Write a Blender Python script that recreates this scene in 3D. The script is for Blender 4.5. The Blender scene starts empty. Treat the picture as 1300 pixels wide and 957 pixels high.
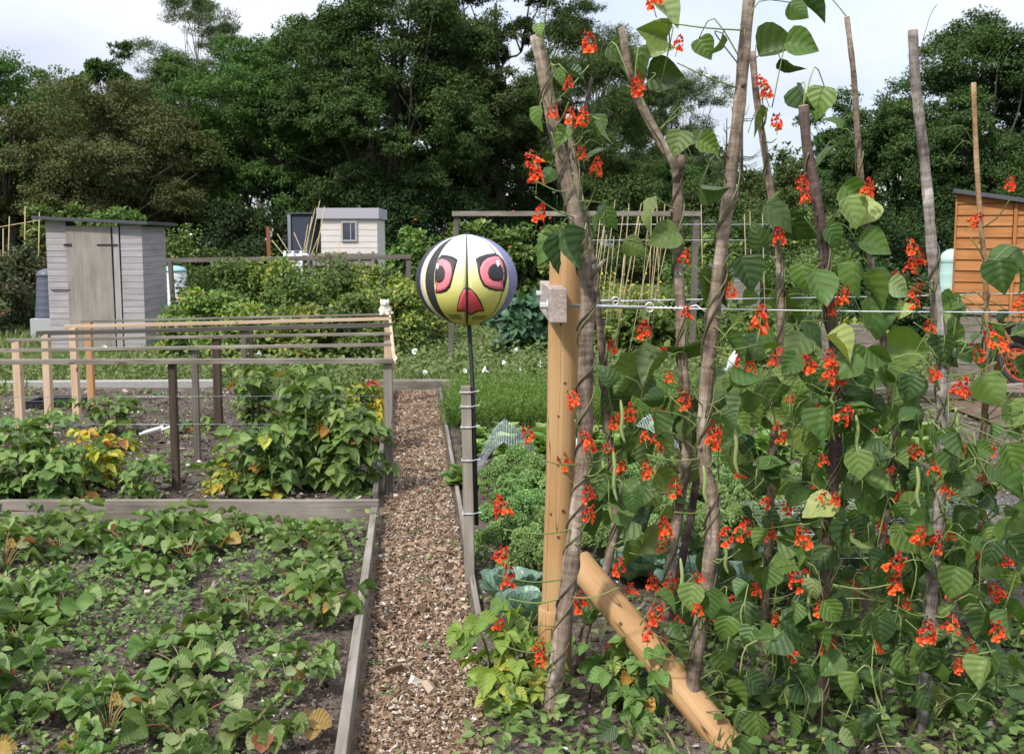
import bpy, math
import numpy as np
from mathutils import Vector

rng = np.random.default_rng(7)
sc = bpy.context.scene
COL = sc.collection
F = 1264.0; CXP = 650.0; CYP = 434.0; CAMZ = 1.55
PITCH = math.atan((CYP - 307.0) / F)
SP, CP = math.sin(PITCH), math.cos(PITCH)

def ray(px, py):
    a = (px - CXP) / F; b = -(py - CYP) / F
    y = CP + b * SP; z = -SP + b * CP
    return a / y, z / y
def P(px, py, d):
    a, z = ray(px, py)
    return np.array([a * d, d, CAMZ + z * d])
def G(px, py, z=0.0):
    a, s = ray(px, py)
    d = (z - CAMZ) / s
    return np.array([a * d, d, z])
def X(px, d):                      # sideways metres of a column near eye level
    return (px - CXP) / F * d

# ------------------------------------------------------------------ nodes
def new_mat(name):
    m = bpy.data.materials.new(name); m.use_nodes = True
    nt = m.node_tree; nt.nodes.clear()
    return m, nt
class N:
    def __init__(s, nt): s.nt = nt
    def __call__(s, typ, ins=None, **props):
        n = s.nt.nodes.new('ShaderNode' + typ)
        for k, v in props.items(): setattr(n, k, v)
        for k, v in (ins or {}).items():
            sock = n.inputs[k]
            if hasattr(v, 'bl_idname') or hasattr(v, 'is_linked'): s.nt.links.new(v, sock)
            else: sock.default_value = v
        return n
    def ramp(s, fac, stops, interp='LINEAR'):
        n = s.nt.nodes.new('ShaderNodeValToRGB'); cr = n.color_ramp; cr.interpolation = interp
        while len(cr.elements) < len(stops): cr.elements.new(0.5)
        for e, (p, c) in zip(cr.elements, stops):
            e.position = p; e.color = (c[0], c[1], c[2], 1)
        s.nt.links.new(fac, n.inputs[0]); return n.outputs[0]
    def math(s, op, a, b=None, c=None, clamp=False):
        n = s.nt.nodes.new('ShaderNodeMath'); n.operation = op; n.use_clamp = clamp
        for i, v in enumerate((a, b, c)):
            if v is None: continue
            if hasattr(v, 'is_linked'): s.nt.links.new(v, n.inputs[i])
            else: n.inputs[i].default_value = v
        return n.outputs[0]
    def mix(s, f, a, b, mode='MIX'):
        n = s.nt.nodes.new('ShaderNodeMix'); n.data_type = 'RGBA'; n.blend_type = mode
        for i, v in ((0, f), (6, a), (7, b)):
            if hasattr(v, 'is_linked'): s.nt.links.new(v, n.inputs[i])
            elif i == 0: n.inputs[0].default_value = v
            else: n.inputs[i].default_value = (v[0], v[1], v[2], 1)
        return n.outputs[2]
    def out(s, shader):
        o = s.nt.nodes.new('ShaderNodeOutputMaterial'); s.nt.links.new(shader, o.inputs[0])

def gc_node(n):
    return n('Attribute', attribute_name='gc').outputs['Vector']

def wood_mat(name, stops, rough=0.8, fibre=60.0, along=1.6, bump=0.25, blotch=0.35, knots=False, cracks=0.0):
    m, nt = new_mat(name); n = N(nt)
    gc = gc_node(n)
    mp = n('Mapping', {'Vector': gc, 'Scale': (along, fibre, fibre)}).outputs[0]
    f = n('TexNoise', {'Vector': mp, 'Scale': 1.0, 'Detail': 5.0, 'Roughness': 0.65}).outputs[0]
    mp2 = n('Mapping', {'Vector': gc, 'Scale': (2.5, 6, 6)}).outputs[0]
    b = n('TexNoise', {'Vector': mp2, 'Scale': 1.3, 'Detail': 3.0}).outputs[0]
    v = n.math('ADD', n.math('MULTIPLY', f, 1 - blotch), n.math('MULTIPLY', b, blotch))
    v = n.math('MULTIPLY_ADD', n.math('SUBTRACT', v, 0.5), 2.0, 0.5, clamp=True)
    c = n.ramp(v, stops)
    if knots:
        mk = n('Mapping', {'Vector': gc, 'Scale': (4.2, 9, 9)}).outputs[0]
        vk = n('TexVoronoi', {'Vector': mk, 'Scale': 1.0, 'Randomness': 1.0}).outputs[0]
        k = n.ramp(vk, [(0.0, (1, 1, 1)), (0.09, (0.9, 0.9, 0.9)), (0.13, (0, 0, 0))])
        c = n.mix(k, c, (0.10, 0.045, 0.018))
    if cracks:
        mc = n('Mapping', {'Vector': gc, 'Scale': (0.9, 28, 28)}).outputs[0]
        vc = n('TexNoise', {'Vector': mc, 'Scale': 1.0, 'Detail': 1.0}).outputs[0]
        k = n.ramp(n.math('ABSOLUTE', n.math('SUBTRACT', vc, 0.5)), [(0.0, (1, 1, 1)), (0.006 * cracks, (0.8, .8, .8)), (0.014 * cracks, (0, 0, 0))])
        c = n.mix(k, c, (0.08, 0.04, 0.02))
    rnd = n('ObjectInfo').outputs['Random']
    hs = n('HueSaturation', {'Value': n.math('MULTIPLY_ADD', rnd, 0.2, 0.9), 'Color': c}).outputs[0]
    bp = n('Bump', {'Strength': bump, 'Distance': 0.004, 'Height': f}).outputs[0]
    p = n('BsdfPrincipled', {'Base Color': hs, 'Roughness': rough, 'Normal': bp})
    p.inputs['Specular IOR Level'].default_value = 0.25
    n.out(p.outputs[0]); return m

def bark_mat(name, stops, rings=14.0):
    m, nt = new_mat(name); n = N(nt)
    gc = gc_node(n)
    a = n('TexNoise', {'Vector': n('Mapping', {'Vector': gc, 'Scale': (9, 45, 45)}).outputs[0], 'Scale': 1.0, 'Detail': 6.0, 'Roughness': 0.7}).outputs[0]
    b = n('TexNoise', {'Vector': n('Mapping', {'Vector': gc, 'Scale': (60, 14, 14)}).outputs[0], 'Scale': 1.0, 'Detail': 2.0}).outputs[0]
    v = n.math('ADD', n.math('MULTIPLY', a, 0.65), n.math('MULTIPLY', b, 0.35))
    lg = n('TexNoise', {'Vector': n('Mapping', {'Vector': gc, 'Scale': (5, 9, 9)}).outputs[0], 'Scale': 1.0, 'Detail': 2.0}).outputs[0]
    v = n.math('ADD', v, n.math('MULTIPLY', n.math('SUBTRACT', lg, 0.5), 0.5))
    v = n.math('MULTIPLY_ADD', n.math('SUBTRACT', v, 0.5), 3.0, 0.5, clamp=True)
    c = n.ramp(v, stops)
    bp = n('Bump', {'Strength': 0.7, 'Distance': 0.004, 'Height': v}).outputs[0]
    p = n('BsdfPrincipled', {'Base Color': c, 'Roughness': 0.75, 'Normal': bp})
    p.inputs['Specular IOR Level'].default_value = 0.3
    n.out(p.outputs[0]); return m

def leaf_mat(name, stops, rough=0.5, trans=0.25, veins=0.0, spec=0.4, nveins=6.0, tcol=(1.2, 1.35, 0.5), jitter=0.25, huej=.03, bumpd=0.0, interp='LINEAR'):
    """gc = (u across -1..1, v along 0..1, tint 0..1) on every leaf vertex."""
    m, nt = new_mat(name); n = N(nt)
    gc = gc_node(n)
    s = n('SeparateXYZ', {0: gc})
    u, v, t = s.outputs[0], s.outputs[1], s.outputs[2]
    c = n.ramp(t, stops, interp)
    rnd = n('ObjectInfo').outputs['Random']
    c = n('HueSaturation', {'Hue': n.math('MULTIPLY_ADD', rnd, huej, 0.5 - huej / 2), 'Value': n.math('MULTIPLY_ADD', rnd, jitter, 1.12 - jitter / 2), 'Color': c}).outputs[0]
    nrm = None
    if veins:
        au = n.math('ABSOLUTE', u)
        ph = n.math('SINE', n.math('MULTIPLY', n.math('SUBTRACT', v, n.math('MULTIPLY', au, 0.30)), 6.283 * nveins))
        lat = n.ramp(ph, [(0.0, (0, 0, 0)), (0.86, (0, 0, 0)), (1.0, (1, 1, 1))])
        mid = n.ramp(au, [(0.0, (1, 1, 1)), (0.07, (0, 0, 0))])
        ve = n.math('MAXIMUM', lat, mid)
        pos = n('NewGeometry').outputs['Position']
        nz = n('TexNoise', {'Vector': pos, 'Scale': 35.0, 'Detail': 3.0}).outputs[0]
        c = n('HueSaturation', {'Value': n.math('MULTIPLY_ADD', nz, 0.5, 0.75), 'Color': c}).outputs[0]
        c = n.mix(n.math('MULTIPLY', ve, veins), c, (0.22, 0.34, 0.12))
        h = n.math('ADD', n.math('MULTIPLY', ph, -0.5), n.math('MULTIPLY', nz, 0.6))
        nrm = n('Bump', {'Strength': 0.35, 'Distance': 0.004, 'Height': h}).outputs[0]
    elif bumpd:
        pos = n('NewGeometry').outputs['Position']
        nz = n('TexNoise', {'Vector': pos, 'Scale': bumpd, 'Detail': 3.0}).outputs[0]
        nrm = n('Bump', {'Strength': 0.5, 'Distance': 0.006, 'Height': nz}).outputs[0]
    p = n('BsdfPrincipled', {'Base Color': c, 'Roughness': rough})
    p.inputs['Specular IOR Level'].default_value = spec
    if nrm: nt.links.new(nrm, p.inputs['Normal'])
    if trans > 0:
        tc = n.mix(1.0, c, tcol, 'MULTIPLY')
        tr = n('BsdfTranslucent', {'Color': tc})
        mx = n('MixShader', {0: trans, 1: p.outputs[0], 2: tr.outputs[0]})
        n.out(mx.outputs[0])
    else: n.out(p.outputs[0])
    return m

def plain_mat(name, col, rough=0.6, metal=0.0, noise=0.15, nscale=20.0, spec=0.4, bump=0.1):
    m, nt = new_mat(name); n = N(nt)
    tc = n('TexCoord').outputs['Object']
    z = n('TexNoise', {'Vector': tc, 'Scale': nscale, 'Detail': 5.0, 'Roughness': 0.6}).outputs[0]
    c = n.mix(z, tuple(x * (1 - noise) for x in col), tuple(min(1, x * (1 + noise)) for x in col))
    bp = n('Bump', {'Strength': bump, 'Distance': 0.004, 'Height': z}).outputs[0]
    p = n('BsdfPrincipled', {'Base Color': c, 'Roughness': rough, 'Metallic': metal, 'Normal': bp})
    p.inputs['Specular IOR Level'].default_value = spec
    n.out(p.outputs[0]); return m

def soil_mat(name, stops, scale=6.0, fine=90.0, bump=0.9):
    m, nt = new_mat(name); n = N(nt)
    pos = n('NewGeometry').outputs['Position']
    a = n('TexNoise', {'Vector': pos, 'Scale': scale, 'Detail': 8.0, 'Roughness': 0.65}).outputs[0]
    b = n('TexNoise', {'Vector': pos, 'Scale': fine, 'Detail': 3.0}).outputs[0]
    v = n.math('ADD', n.math('MULTIPLY', a, 0.55), n.math('MULTIPLY', b, 0.45))
    v = n.math('MULTIPLY_ADD', n.math('SUBTRACT', v, 0.5), 2.2, 0.5, clamp=True)
    c = n.ramp(v, stops)
    bp = n('Bump', {'Strength': bump, 'Distance': 0.02, 'Height': v}).outputs[0]
    p = n('BsdfPrincipled', {'Base Color': c, 'Roughness': 0.95, 'Normal': bp})
    p.inputs['Specular IOR Level'].default_value = 0.1
    n.out(p.outputs[0]); return m

# ------------------------------------------------------------------ mesh collector
def norm(a): return a / np.maximum(np.linalg.norm(a, axis=-1, keepdims=True), 1e-9)
def frames(d, nrm):
    """columns x(across) y(along) z(normal), (n,3,3)"""
    y = norm(d); z = nrm - (nrm * y).sum(-1, keepdims=True) * y
    bad = np.linalg.norm(z, axis=-1) < 1e-4
    if bad.any(): z[bad] = np.cross(y[bad], np.array([0.3, 0.9, 0.1]))
    z = norm(z); x = np.cross(y, z)
    return np.stack([x, y, z], -1)

class MB:
    def __init__(s): s.V = []; s.GC = []; s.F = []; s.M = []; s.S = []; s.n = 0
    def add(s, v, faces, gc=None, mat=0, smooth=False):
        v = np.asarray(v, float).reshape(-1, 3)
        if gc is None: gc = v + rng.uniform(0, 9, 3)
        s.V.append(v); s.GC.append(np.asarray(gc, float).reshape(-1, 3))
        if isinstance(faces, np.ndarray): groups = [faces]
        else:
            by = {}
            for f in faces: by.setdefault(len(f), []).append(f)
            groups = [np.array(g) for g in by.values()]
        for g in groups:
            s.F.append(g + s.n); s.M.append(np.full(len(g), mat)); s.S.append(np.full(len(g), smooth))
        s.n += len(v); return s
    def inst(s, tpl, pos, R, scale, tint, mat=0, smooth=False):
        tv, tf, tg = tpl; k = len(pos)
        if k == 0: return s
        scale = np.asarray(scale, float)
        if scale.ndim == 1: sv = tv[None] * scale[:, None, None]
        else: sv = tv[None] * scale[:, None, :]
        v = np.einsum('nij,nvj->nvi', R, sv) + np.asarray(pos)[:, None, :]
        g = np.repeat(tg[None], k, 0).copy(); g[:, :, 2] = np.asarray(tint)[:, None]
        nv = len(tv)
        for f in tf:
            ff = (f[None] + (np.arange(k) * nv)[:, None, None]).reshape(-1, f.shape[1])
            s.F.append(ff + s.n); s.M.append(np.full(len(ff), mat)); s.S.append(np.full(len(ff), smooth))
        s.V.append(v.reshape(-1, 3)); s.GC.append(g.reshape(-1, 3)); s.n += k * nv
        return s
    def beam(s, p0, p1, w, h, up=(0, 0, 1), mat=0, ext=0.0):
        p0 = np.asarray(p0, float); p1 = np.asarray(p1, float)
        L = np.linalg.norm(p1 - p0); y = (p1 - p0) / L
        z = np.asarray(up, float); z = z - z.dot(y) * y
        if np.linalg.norm(z) < 1e-5: z = np.array([1., 0, 0]) - y[0] * y
        z /= np.linalg.norm(z); x = np.cross(y, z)
        v = []; gc = []; off = rng.uniform(0, 9, 3)
        for a in (0, L):
            for b, c in ((-1, -1), (1, -1), (1, 1), (-1, 1)):
                v.append(p0 + y * a + x * b * w / 2 + z * c * h / 2); gc.append(off + np.array([a, b * w / 2, c * h / 2]))
        s.add(v, [(0, 1, 2, 3), (7, 6, 5, 4), (0, 4, 5, 1), (1, 5, 6, 2), (2, 6, 7, 3), (3, 7, 4, 0)], gc, mat); return s
    def box(s, lo, hi, mat=0, axis=0):
        lo = np.asarray(lo, float); hi = np.asarray(hi, float); c = (lo + hi) / 2; d = hi - lo
        if axis == 0: return s.beam((lo[0], c[1], c[2]), (hi[0], c[1], c[2]), d[1], d[2], mat=mat)
        if axis == 2: return s.beam((c[0], c[1], lo[2]), (c[0], c[1], hi[2]), d[1], d[0], up=(1, 0, 0), mat=mat)
        return s.beam((c[0], lo[1], c[2]), (c[0], hi[1], c[2]), d[0], d[2], mat=mat)
    def tube(s, pts, rad, seg=8, cap=True, mat=0, smooth=True, wob=0.0):
        pts = np.asarray(pts, float); k = len(pts); rad = np.broadcast_to(np.asarray(rad, float), (k,))
        t = norm(np.gradient(pts, axis=0))
        up = np.array([0.31, 0.17, 0.93]) if abs(t[0][2]) < 0.8 else np.array([0.9, 0.4, 0.1])
        L = np.concatenate([[0], np.cumsum(np.linalg.norm(np.diff(pts, axis=0), axis=1))])
        V = []; gc = []; off = rng.uniform(0, 9, 3)
        x = up - up.dot(t[0]) * t[0]; x /= np.linalg.norm(x)
        for i in range(k):
            x = x - x.dot(t[i]) * t[i]; x /= np.linalg.norm(x); y = np.cross(t[i], x)
            for j in range(seg):
                a = 2 * math.pi * j / seg; r = rad[i] * (1 + (rng.uniform(-wob, wob) if wob else 0))
                dv = math.cos(a) * x + math.sin(a) * y
                V.append(pts[i] + dv * r)
                gc.append(off + np.array([L[i], math.cos(a) * rad[i], math.sin(a) * rad[i]]))
        f = []
        for i in range(k - 1):
            for j in range(seg):
                j2 = (j + 1) % seg
                f.append((i * seg + j, i * seg + j2, (i + 1) * seg + j2, (i + 1) * seg + j))
        s.add(V, f, gc, mat, smooth)
        if cap:
            b = s.n - k * seg
            for ring, rev in ((0, True), (k - 1, False)):
                idx = np.array([b + ring * seg + j for j in range(seg)])
                if rev: idx = idx[::-1]
                s.F.append(idx[None]); s.M.append(np.array([mat])); s.S.append(np.array([False]))
        return s
    def lathe(s, prof, c=(0, 0, 0), seg=24, mat=0, smooth=True, sx=1, sy=1):
        V = []; f = []; k = len(prof)
        for (r, z) in prof:
            for j in range(seg):
                a = 2 * math.pi * j / seg
                V.append((c[0] + r * math.cos(a) * sx, c[1] + r * math.sin(a) * sy, c[2] + z))
        for i in range(k - 1):
            for j in range(seg):
                j2 = (j + 1) % seg
                f.append((i * seg + j, i * seg + j2, (i + 1) * seg + j2, (i + 1) * seg + j))
        s.add(V, f, None, mat, smooth); return s
    def build(s, name, mats, parent=None, origin=None, bevel=0.0):
        V = np.concatenate(s.V); GCv = np.concatenate(s.GC)
        if origin is None and parent is not None: origin = ORI.get(parent.name, (0, 0, 0))
        if origin is not None: V = V - np.asarray(origin, float)
        me = bpy.data.meshes.new(name)
        me.vertices.add(len(V)); me.vertices.foreach_set('co', V.astype(np.float32).ravel())
        li = np.concatenate([f.ravel() for f in s.F]).astype(np.int32)
        cnt = np.concatenate([np.full(len(f), f.shape[1]) for f in s.F])
        st = np.concatenate([[0], np.cumsum(cnt)[:-1]]).astype(np.int32)
        me.loops.add(len(li)); me.loops.foreach_set('vertex_index', li)
        me.polygons.add(len(cnt)); me.polygons.foreach_set('loop_start', st)
        try: me.polygons.foreach_set('loop_total', cnt.astype(np.int32))
        except Exception: pass
        me.polygons.foreach_set('material_index', np.concatenate(s.M).astype(np.int32))
        me.polygons.foreach_set('use_smooth', np.concatenate(s.S).astype(bool))
        at = me.attributes.new('gc', 'FLOAT_VECTOR', 'POINT'); at.data.foreach_set('vector', GCv.astype(np.float32).ravel())
        me.update(calc_edges=True); me.validate()
        for m in (mats if isinstance(mats, (list, tuple)) else [mats]): me.materials.append(m)
        o = bpy.data.objects.new(name, me); COL.objects.link(o)
        if parent is not None:
            o.parent = parent
            ORI[o.name] = tuple(np.asarray(origin, float)) if origin is not None else (0, 0, 0)
        elif origin is not None:
            o.location = origin; ORI[o.name] = tuple(origin)
        if bevel:
            b = o.modifiers.new('bevel', 'BEVEL'); b.width = bevel; b.segments = 2; b.limit_method = 'ANGLE'
        return o
ORI = {}
def tag(o, label=None, cat=None, group=None, kind=None):
    if label: o['label'] = label
    if cat: o['category'] = cat
    if group: o['group'] = group
    if kind: o['kind'] = kind
    return o
def thing(name, label, cat, loc, group=None):
    o = bpy.data.objects.new(name, None); o.empty_display_size = 0.1; COL.objects.link(o)
    o.location = loc; ORI[o.name] = tuple(float(x) for x in loc)
    return tag(o, label, cat, group)
def dup(root, loc, rotz=0.0, scale=1.0, label=None, group=None):
    r = root.copy(); COL.objects.link(r); r.location = loc; r.rotation_euler = (0, 0, rotz); r.scale = (scale,) * 3
    ORI[r.name] = tuple(loc)
    if label: r['label'] = label
    if group: r['group'] = group
    for ch in list(root.children):
        c = ch.copy(); COL.objects.link(c); c.parent = r
        for g in list(ch.children):
            e = g.copy(); COL.objects.link(e); e.parent = c
    return r

def smooth_line(p, k=4):
    p = np.asarray(p, float); out = []
    for i in range(len(p) - 1):
        p0 = p[max(i - 1, 0)]; p1 = p[i]; p2 = p[i + 1]; p3 = p[min(i + 2, len(p) - 1)]
        for j in range(k):
            t = j / k
            out.append(.5 * ((2 * p1) + (-p0 + p2) * t + (2 * p0 - 5 * p1 + 4 * p2 - p3) * t * t + (-p0 + 3 * p1 - 3 * p2 + p3) * t ** 3))
    out.append(p[-1]); return np.array(out)
# ------------------------------------------------------------------ leaf templates
def leaf_tpl(prof, cols=5, fold=0.15, droop=0.2, serr=0.0, ripple=0.0, rip_n=3, cup=0.0):
    """prof: list of (v, halfwidth); unit length along +y."""
    us = np.linspace(-1, 1, cols); V = []; Gc = []
    for i, (v, w) in enumerate(prof):
        ww = w * (1 + (serr if i % 2 else -serr))
        for u in us:
            z = fold * abs(u) * w * 2 - droop * v * v + ripple * math.sin(v * rip_n * 6.283) * abs(u) ** 2 * w - cup * (u * u) * w
            V.append((u * ww, v - (0.10 * abs(u) * w if v < 0.2 else 0) , z)); Gc.append((u, v, 0))
    f = []
    R = len(prof)
    for i in range(R - 1):
        for j in range(cols - 1):
            a = i * cols + j; f.append((a, a + 1, a + cols + 1, a + cols))
    return np.array(V), [np.array(f)], np.array(Gc)
QUAD = (np.array([(0, 0, 0), (.27, .45, .06), (0, 1, -.06), (-.27, .45, .06)]), [np.array([(0, 1, 2, 3)])], np.array([(0, 0, 0), (1, .45, 0), (0, 1, 0), (-1, .45, 0)], float))
OV = (np.array([(0, 0, 0), (.30, .28, .07), (.24, .68, .03), (0, 1, -.12), (-.24, .68, .03), (-.30, .28, .07), (0, .5, -.03)]),
      [np.array([(0, 1, 6), (1, 2, 6), (2, 3, 6), (3, 4, 6), (4, 5, 6), (5, 0, 6)])],
      np.array([(0, 0, 0), (1, .28, 0), (.9, .68, 0), (0, 1, 0), (-.9, .68, 0), (-1, .28, 0), (0, .5, 0)], float))
NARROW = (np.array([(0, 0, 0), (.09, .45, .02), (0, 1, -.1), (-.09, .45, .02)]), QUAD[1], QUAD[2])
BLADE = (np.array([(-.035, 0, 0), (.035, 0, 0), (.03, .55, .04), (0, 1, .22), (-.03, .55, .04)]), [np.array([(0, 1, 2, 4)]), np.array([(4, 2, 3)])],
         np.array([(-1, 0, 0), (1, 0, 0), (1, .55, 0), (0, 1, 0), (-1, .55, 0)], float))
BEAN = [leaf_tpl([(0, .10), (.06, .30), (.18, .44), (.34, .49), (.5, .45), (.66, .34), (.82, .19), (.93, .08), (1, .005)], 7, f, d, 0, r, 2)
        for f, d, r in ((.14, .10, .05), (.30, .22, .06), (.05, .42, .14), (.55, .15, .05), (-.25, .20, .10), (.20, .60, .12))]
STRAW = [leaf_tpl([(0, .05), (.1, .2), (.2, .31), (.3, .40), (.4, .45), (.5, .48), (.6, .48), (.7, .45), (.8, .38), (.9, .27), (1, .12)], 5, f, d, .07, .05, 5)
         for f, d in ((.38, .12), (.62, .28), (.25, .05))]
RASP = [leaf_tpl([(0, .05), (.12, .25), (.25, .36), (.4, .40), (.55, .36), (.7, .27), (.85, .14), (1, .01)], 5, f, d, .05, .05, 4) for f, d in ((.2, .2), (.35, .3))]
CABB = leaf_tpl([(0, .06), (.15, .2), (.3, .38), (.5, .5), (.7, .52), (.85, .42), (.95, .28), (1, .1)], 7, .25, -.35, .03, .14, 3)

LETT = leaf_tpl([(0, .06), (.2, .14), (.45, .24), (.65, .34), (.82, .33), (.94, .2), (1, .06)], 5, .3, .30, .05, .22, 4)
def rand_dirs(n, up=0.0):
    d = rng.normal(size=(n, 3)); d[:, 2] += up; return norm(d)

# ------------------------------------------------------------------ materials
M = {}
g_dark = [(0, (.024, .050, .016)), (.5, (.046, .088, .025)), (1, (.085, .140, .040))]
M['tree_dark'] = leaf_mat('tree_dark', g_dark, .7, .2, spec=.12)
M['tree_mid'] = leaf_mat('tree_mid', [(0, (.030, .068, .017)), (.5, (.060, .122, .030)), (1, (.105, .185, .050))], .7, .25, spec=.12)
M['tree_bright'] = leaf_mat('tree_bright', [(0, (.040, .075, .022)), (.5, (.075, .125, .036)), (1, (.12, .18, .055))], .7, .25, spec=.12)
M['tree_brown'] = leaf_mat('tree_brown', [(0, (.042, .058, .018)), (.45, (.078, .100, .030)), (.75, (.112, .104, .044)), (1, (.070, .125, .030))], .7, .15, spec=.2)
M['tree_pale'] = leaf_mat('tree_pale', [(0, (.05, .075, .03)), (.5, (.085, .12, .05)), (1, (.14, .17, .085))], .6, .25, spec=.25)
M['tree_olive'] = leaf_mat('tree_olive', [(0, (.032, .054, .017)), (.5, (.062, .094, .028)), (1, (.108, .140, .050))], .7, .22, spec=.12)
M['bush_green'] = leaf_mat('bush_green', [(0, (.045, .080, .018)), (.5, (.085, .140, .030)), (.85, (.14, .21, .05)), (1, (.25, .29, .10))], .55, .28, spec=.25)
M['bush_yellow'] = leaf_mat('bush_yellow', [(0, (.06, .10, .018)), (.45, (.12, .18, .030)), (.75, (.20, .25, .04)), (.93, (.36, .34, .05)), (1, (.40, .27, .05))], .55, .25)
M['bush_dark'] = leaf_mat('bush_dark', [(0, (.014, .030, .010)), (.6, (.032, .060, .016)), (1, (.065, .105, .028))], .6, .2, spec=.2)  # dark greens, lowered further to paint in the shade under the tree crowns
M['bush_brown'] = leaf_mat('bush_brown', [(0, (.02, .035, .01)), (.5, (.05, .075, .02)), (.85, (.10, .06, .03)), (1, (.17, .09, .05))], .6, .2)
M['bush_blue'] = leaf_mat('bush_blue', [(0, (.03, .075, .035)), (1, (.09, .17, .09))], .5, .2)
M['bean_leaf'] = leaf_mat('bean_leaf', [(0, (.028, .056, .016)), (.4, (.062, .112, .025)), (.72, (.112, .170, .038)), (.9, (.175, .228, .075)), (.97, (.23, .29, .13)), (1, (.30, .30, .06))], 0.48, .30, veins=.11, spec=.35, nveins=5)
M['bean_far'] = leaf_mat('bean_far', [(0, (.02, .065, .014)), (.6, (.05, .13, .025)), (1, (.13, .22, .05))], .5, .25)
M['flower_red'] = leaf_mat('flower_red', [(0, (.22, .014, .012)), (.3, (.48, .034, .018)), (.65, (.68, .072, .024)), (1, (.76, .135, .034))], .45, .3, tcol=(1.15, 1.0, .8), spec=.25, jitter=.12, huej=.004)
M['stem_green'] = leaf_mat('stem_green', [(0, (.09, .10, .035)), (.5, (.13, .165, .05)), (1, (.21, .25, .09))], .6, 0, spec=.2)
M['vine_brown'] = plain_mat('vine_brown', (.085, .060, .038), .7)
M['vine_green'] = plain_mat('vine_green', (.13, .14, .055), .6)
M['straw_leaf'] = leaf_mat('straw_leaf', [(0, (.060, .105, .026)), (.5, (.115, .180, .046)), (.82, (.175, .235, .078)), (.94, (.26, .30, .15)), (.965, (.26, .07, .03)), (1, (.30, .21, .06))], .5, .28, veins=.14, spec=.3, nveins=7)
M['straw_stem'] = leaf_mat('straw_stem', [(0, (.14, .17, .05)), (.6, (.20, .09, .04)), (1, (.30, .06, .03))], .5, 0)
M['rasp_leaf'] = leaf_mat('rasp_leaf', [(0, (.055, .10, .022)), (.55, (.115, .185, .040)), (.88, (.18, .25, .065)), (.96, (.40, .36, .03)), (1, (.33, .15, .03))], .5, .25, veins=.2, nveins=6)
M['rasp_yellow'] = leaf_mat('rasp_yellow', [(0, (.06, .12, .014)), (.35, (.16, .22, .025)), (.65, (.40, .36, .03)), (.85, (.42, .20, .03)), (1, (.30, .05, .02))], .5, .25, veins=.2, nveins=6)
M['lime_leaf'] = leaf_mat('lime_leaf', [(0, (.09, .15, .022)), (.5, (.17, .235, .035)), (.9, (.28, .31, .05)), (1, (.38, .30, .05))], .5, .3, veins=.25, nveins=6)
M['weed'] = leaf_mat('weed', [(0, (.05, .09, .020)), (.55, (.105, .165, .04)), (.88, (.18, .235, .07)), (1, (.30, .29, .11))], .55, .25)
M['grass'] = leaf_mat('grass', [(0, (.07, .105, .03)), (.45, (.125, .165, .052)), (.75, (.21, .225, .09)), (1, (.38, .33, .19))], .6, .25)
M['kale'] = leaf_mat('kale', [(0, (.085, .15, .042)), (.5, (.15, .245, .075)), (1, (.25, .36, .13))], .55, .2, bumpd=120)
M['cabbage'] = leaf_mat('cabbage', [(0, (.055, .11, .075)), (.5, (.10, .17, .125)), (1, (.17, .25, .19))], .4, .12, veins=.5, nveins=5, spec=.5)
M['carrot'] = leaf_mat('carrot', [(0, (.05, .105, .018)), (.6, (.10, .19, .032)), (1, (.19, .275, .06))], .6, .3)
M['lettuce'] = leaf_mat('lettuce', [(0, (.07, .14, .025)), (.6, (.14, .235, .05)), (1, (.25, .34, .10))], .45, .3)
M['yellow_flower'] = leaf_mat('yellow_flower', [(0, (.6, .42, .02)), (1, (.8, .62, .06))], .5, .3, tcol=(1, 1, .6))
M['white_flower'] = leaf_mat('white_flower', [(0, (.7, .7, .66)), (1, (.85, .85, .8))], .5, .2, tcol=(1, 1, 1))

M['pine'] = wood_mat('pine', [(0, (.28, .15, .062)), (.45, (.385, .225, .10)), (.75, (.45, .285, .14)), (1, (.50, .345, .19))], .65, 34, .5, .12, .5, knots=False, cracks=.6)
M['pine_pale'] = wood_mat('pine_pale', [(0, (.36, .22, .13)), (.5, (.50, .36, .245)), (1, (.60, .47, .35))], .65, 60, 1.5, .15, .3, knots=True)
M['pine_orange'] = wood_mat('pine_orange', [(0, (.30, .15, .06)), (.5, (.44, .245, .11)), (1, (.52, .33, .17))], .65, 60, 1.5, .15, .3)
M['grey_wood'] = wood_mat('grey_wood', [(0, (.075, .060, .048)), (.35, (.165, .142, .118)), (.65, (.25, .222, .188)), (1, (.37, .335, .29))], .85, 60, 1.6, .35, .55, cracks=.5)
M['grey_dark'] = wood_mat('grey_dark', [(0, (.05, .042, .035)), (.5, (.11, .095, .08)), (1, (.19, .165, .14))], .85, 70, 1.6, .3)
M['brown_post'] = wood_mat('brown_post', [(0, (.022, .014, .011)), (.5, (.052, .034, .026)), (1, (.10, .068, .05))], .8, 50, 1.6, .3)
M['shed_white'] = wood_mat('shed_white', [(0, (.15, .135, .14)), (.4, (.275, .255, .26)), (.75, (.36, .335, .34)), (1, (.44, .41, .415))], .85, 50, 1.0, .3)
M['shed_door'] = wood_mat('shed_door', [(0, (.17, .145, .125)), (.5, (.255, .225, .20)), (1, (.34, .31, .28))], .85, 30, 1.2, .15, .5)
M['shed_orange'] = wood_mat('shed_orange', [(0, (.14, .048, .014)), (.4, (.30, .120, .036)), (.75, (.38, .170, .060)), (1, (.44, .25, .115))], .7, 45, 1.2, .3, .55)
M['shed_cream'] = wood_mat('shed_cream', [(0, (.50, .445, .425)), (.5, (.585, .53, .505)), (1, (.65, .60, .575))], .7, 30, .8, .1)
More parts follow.
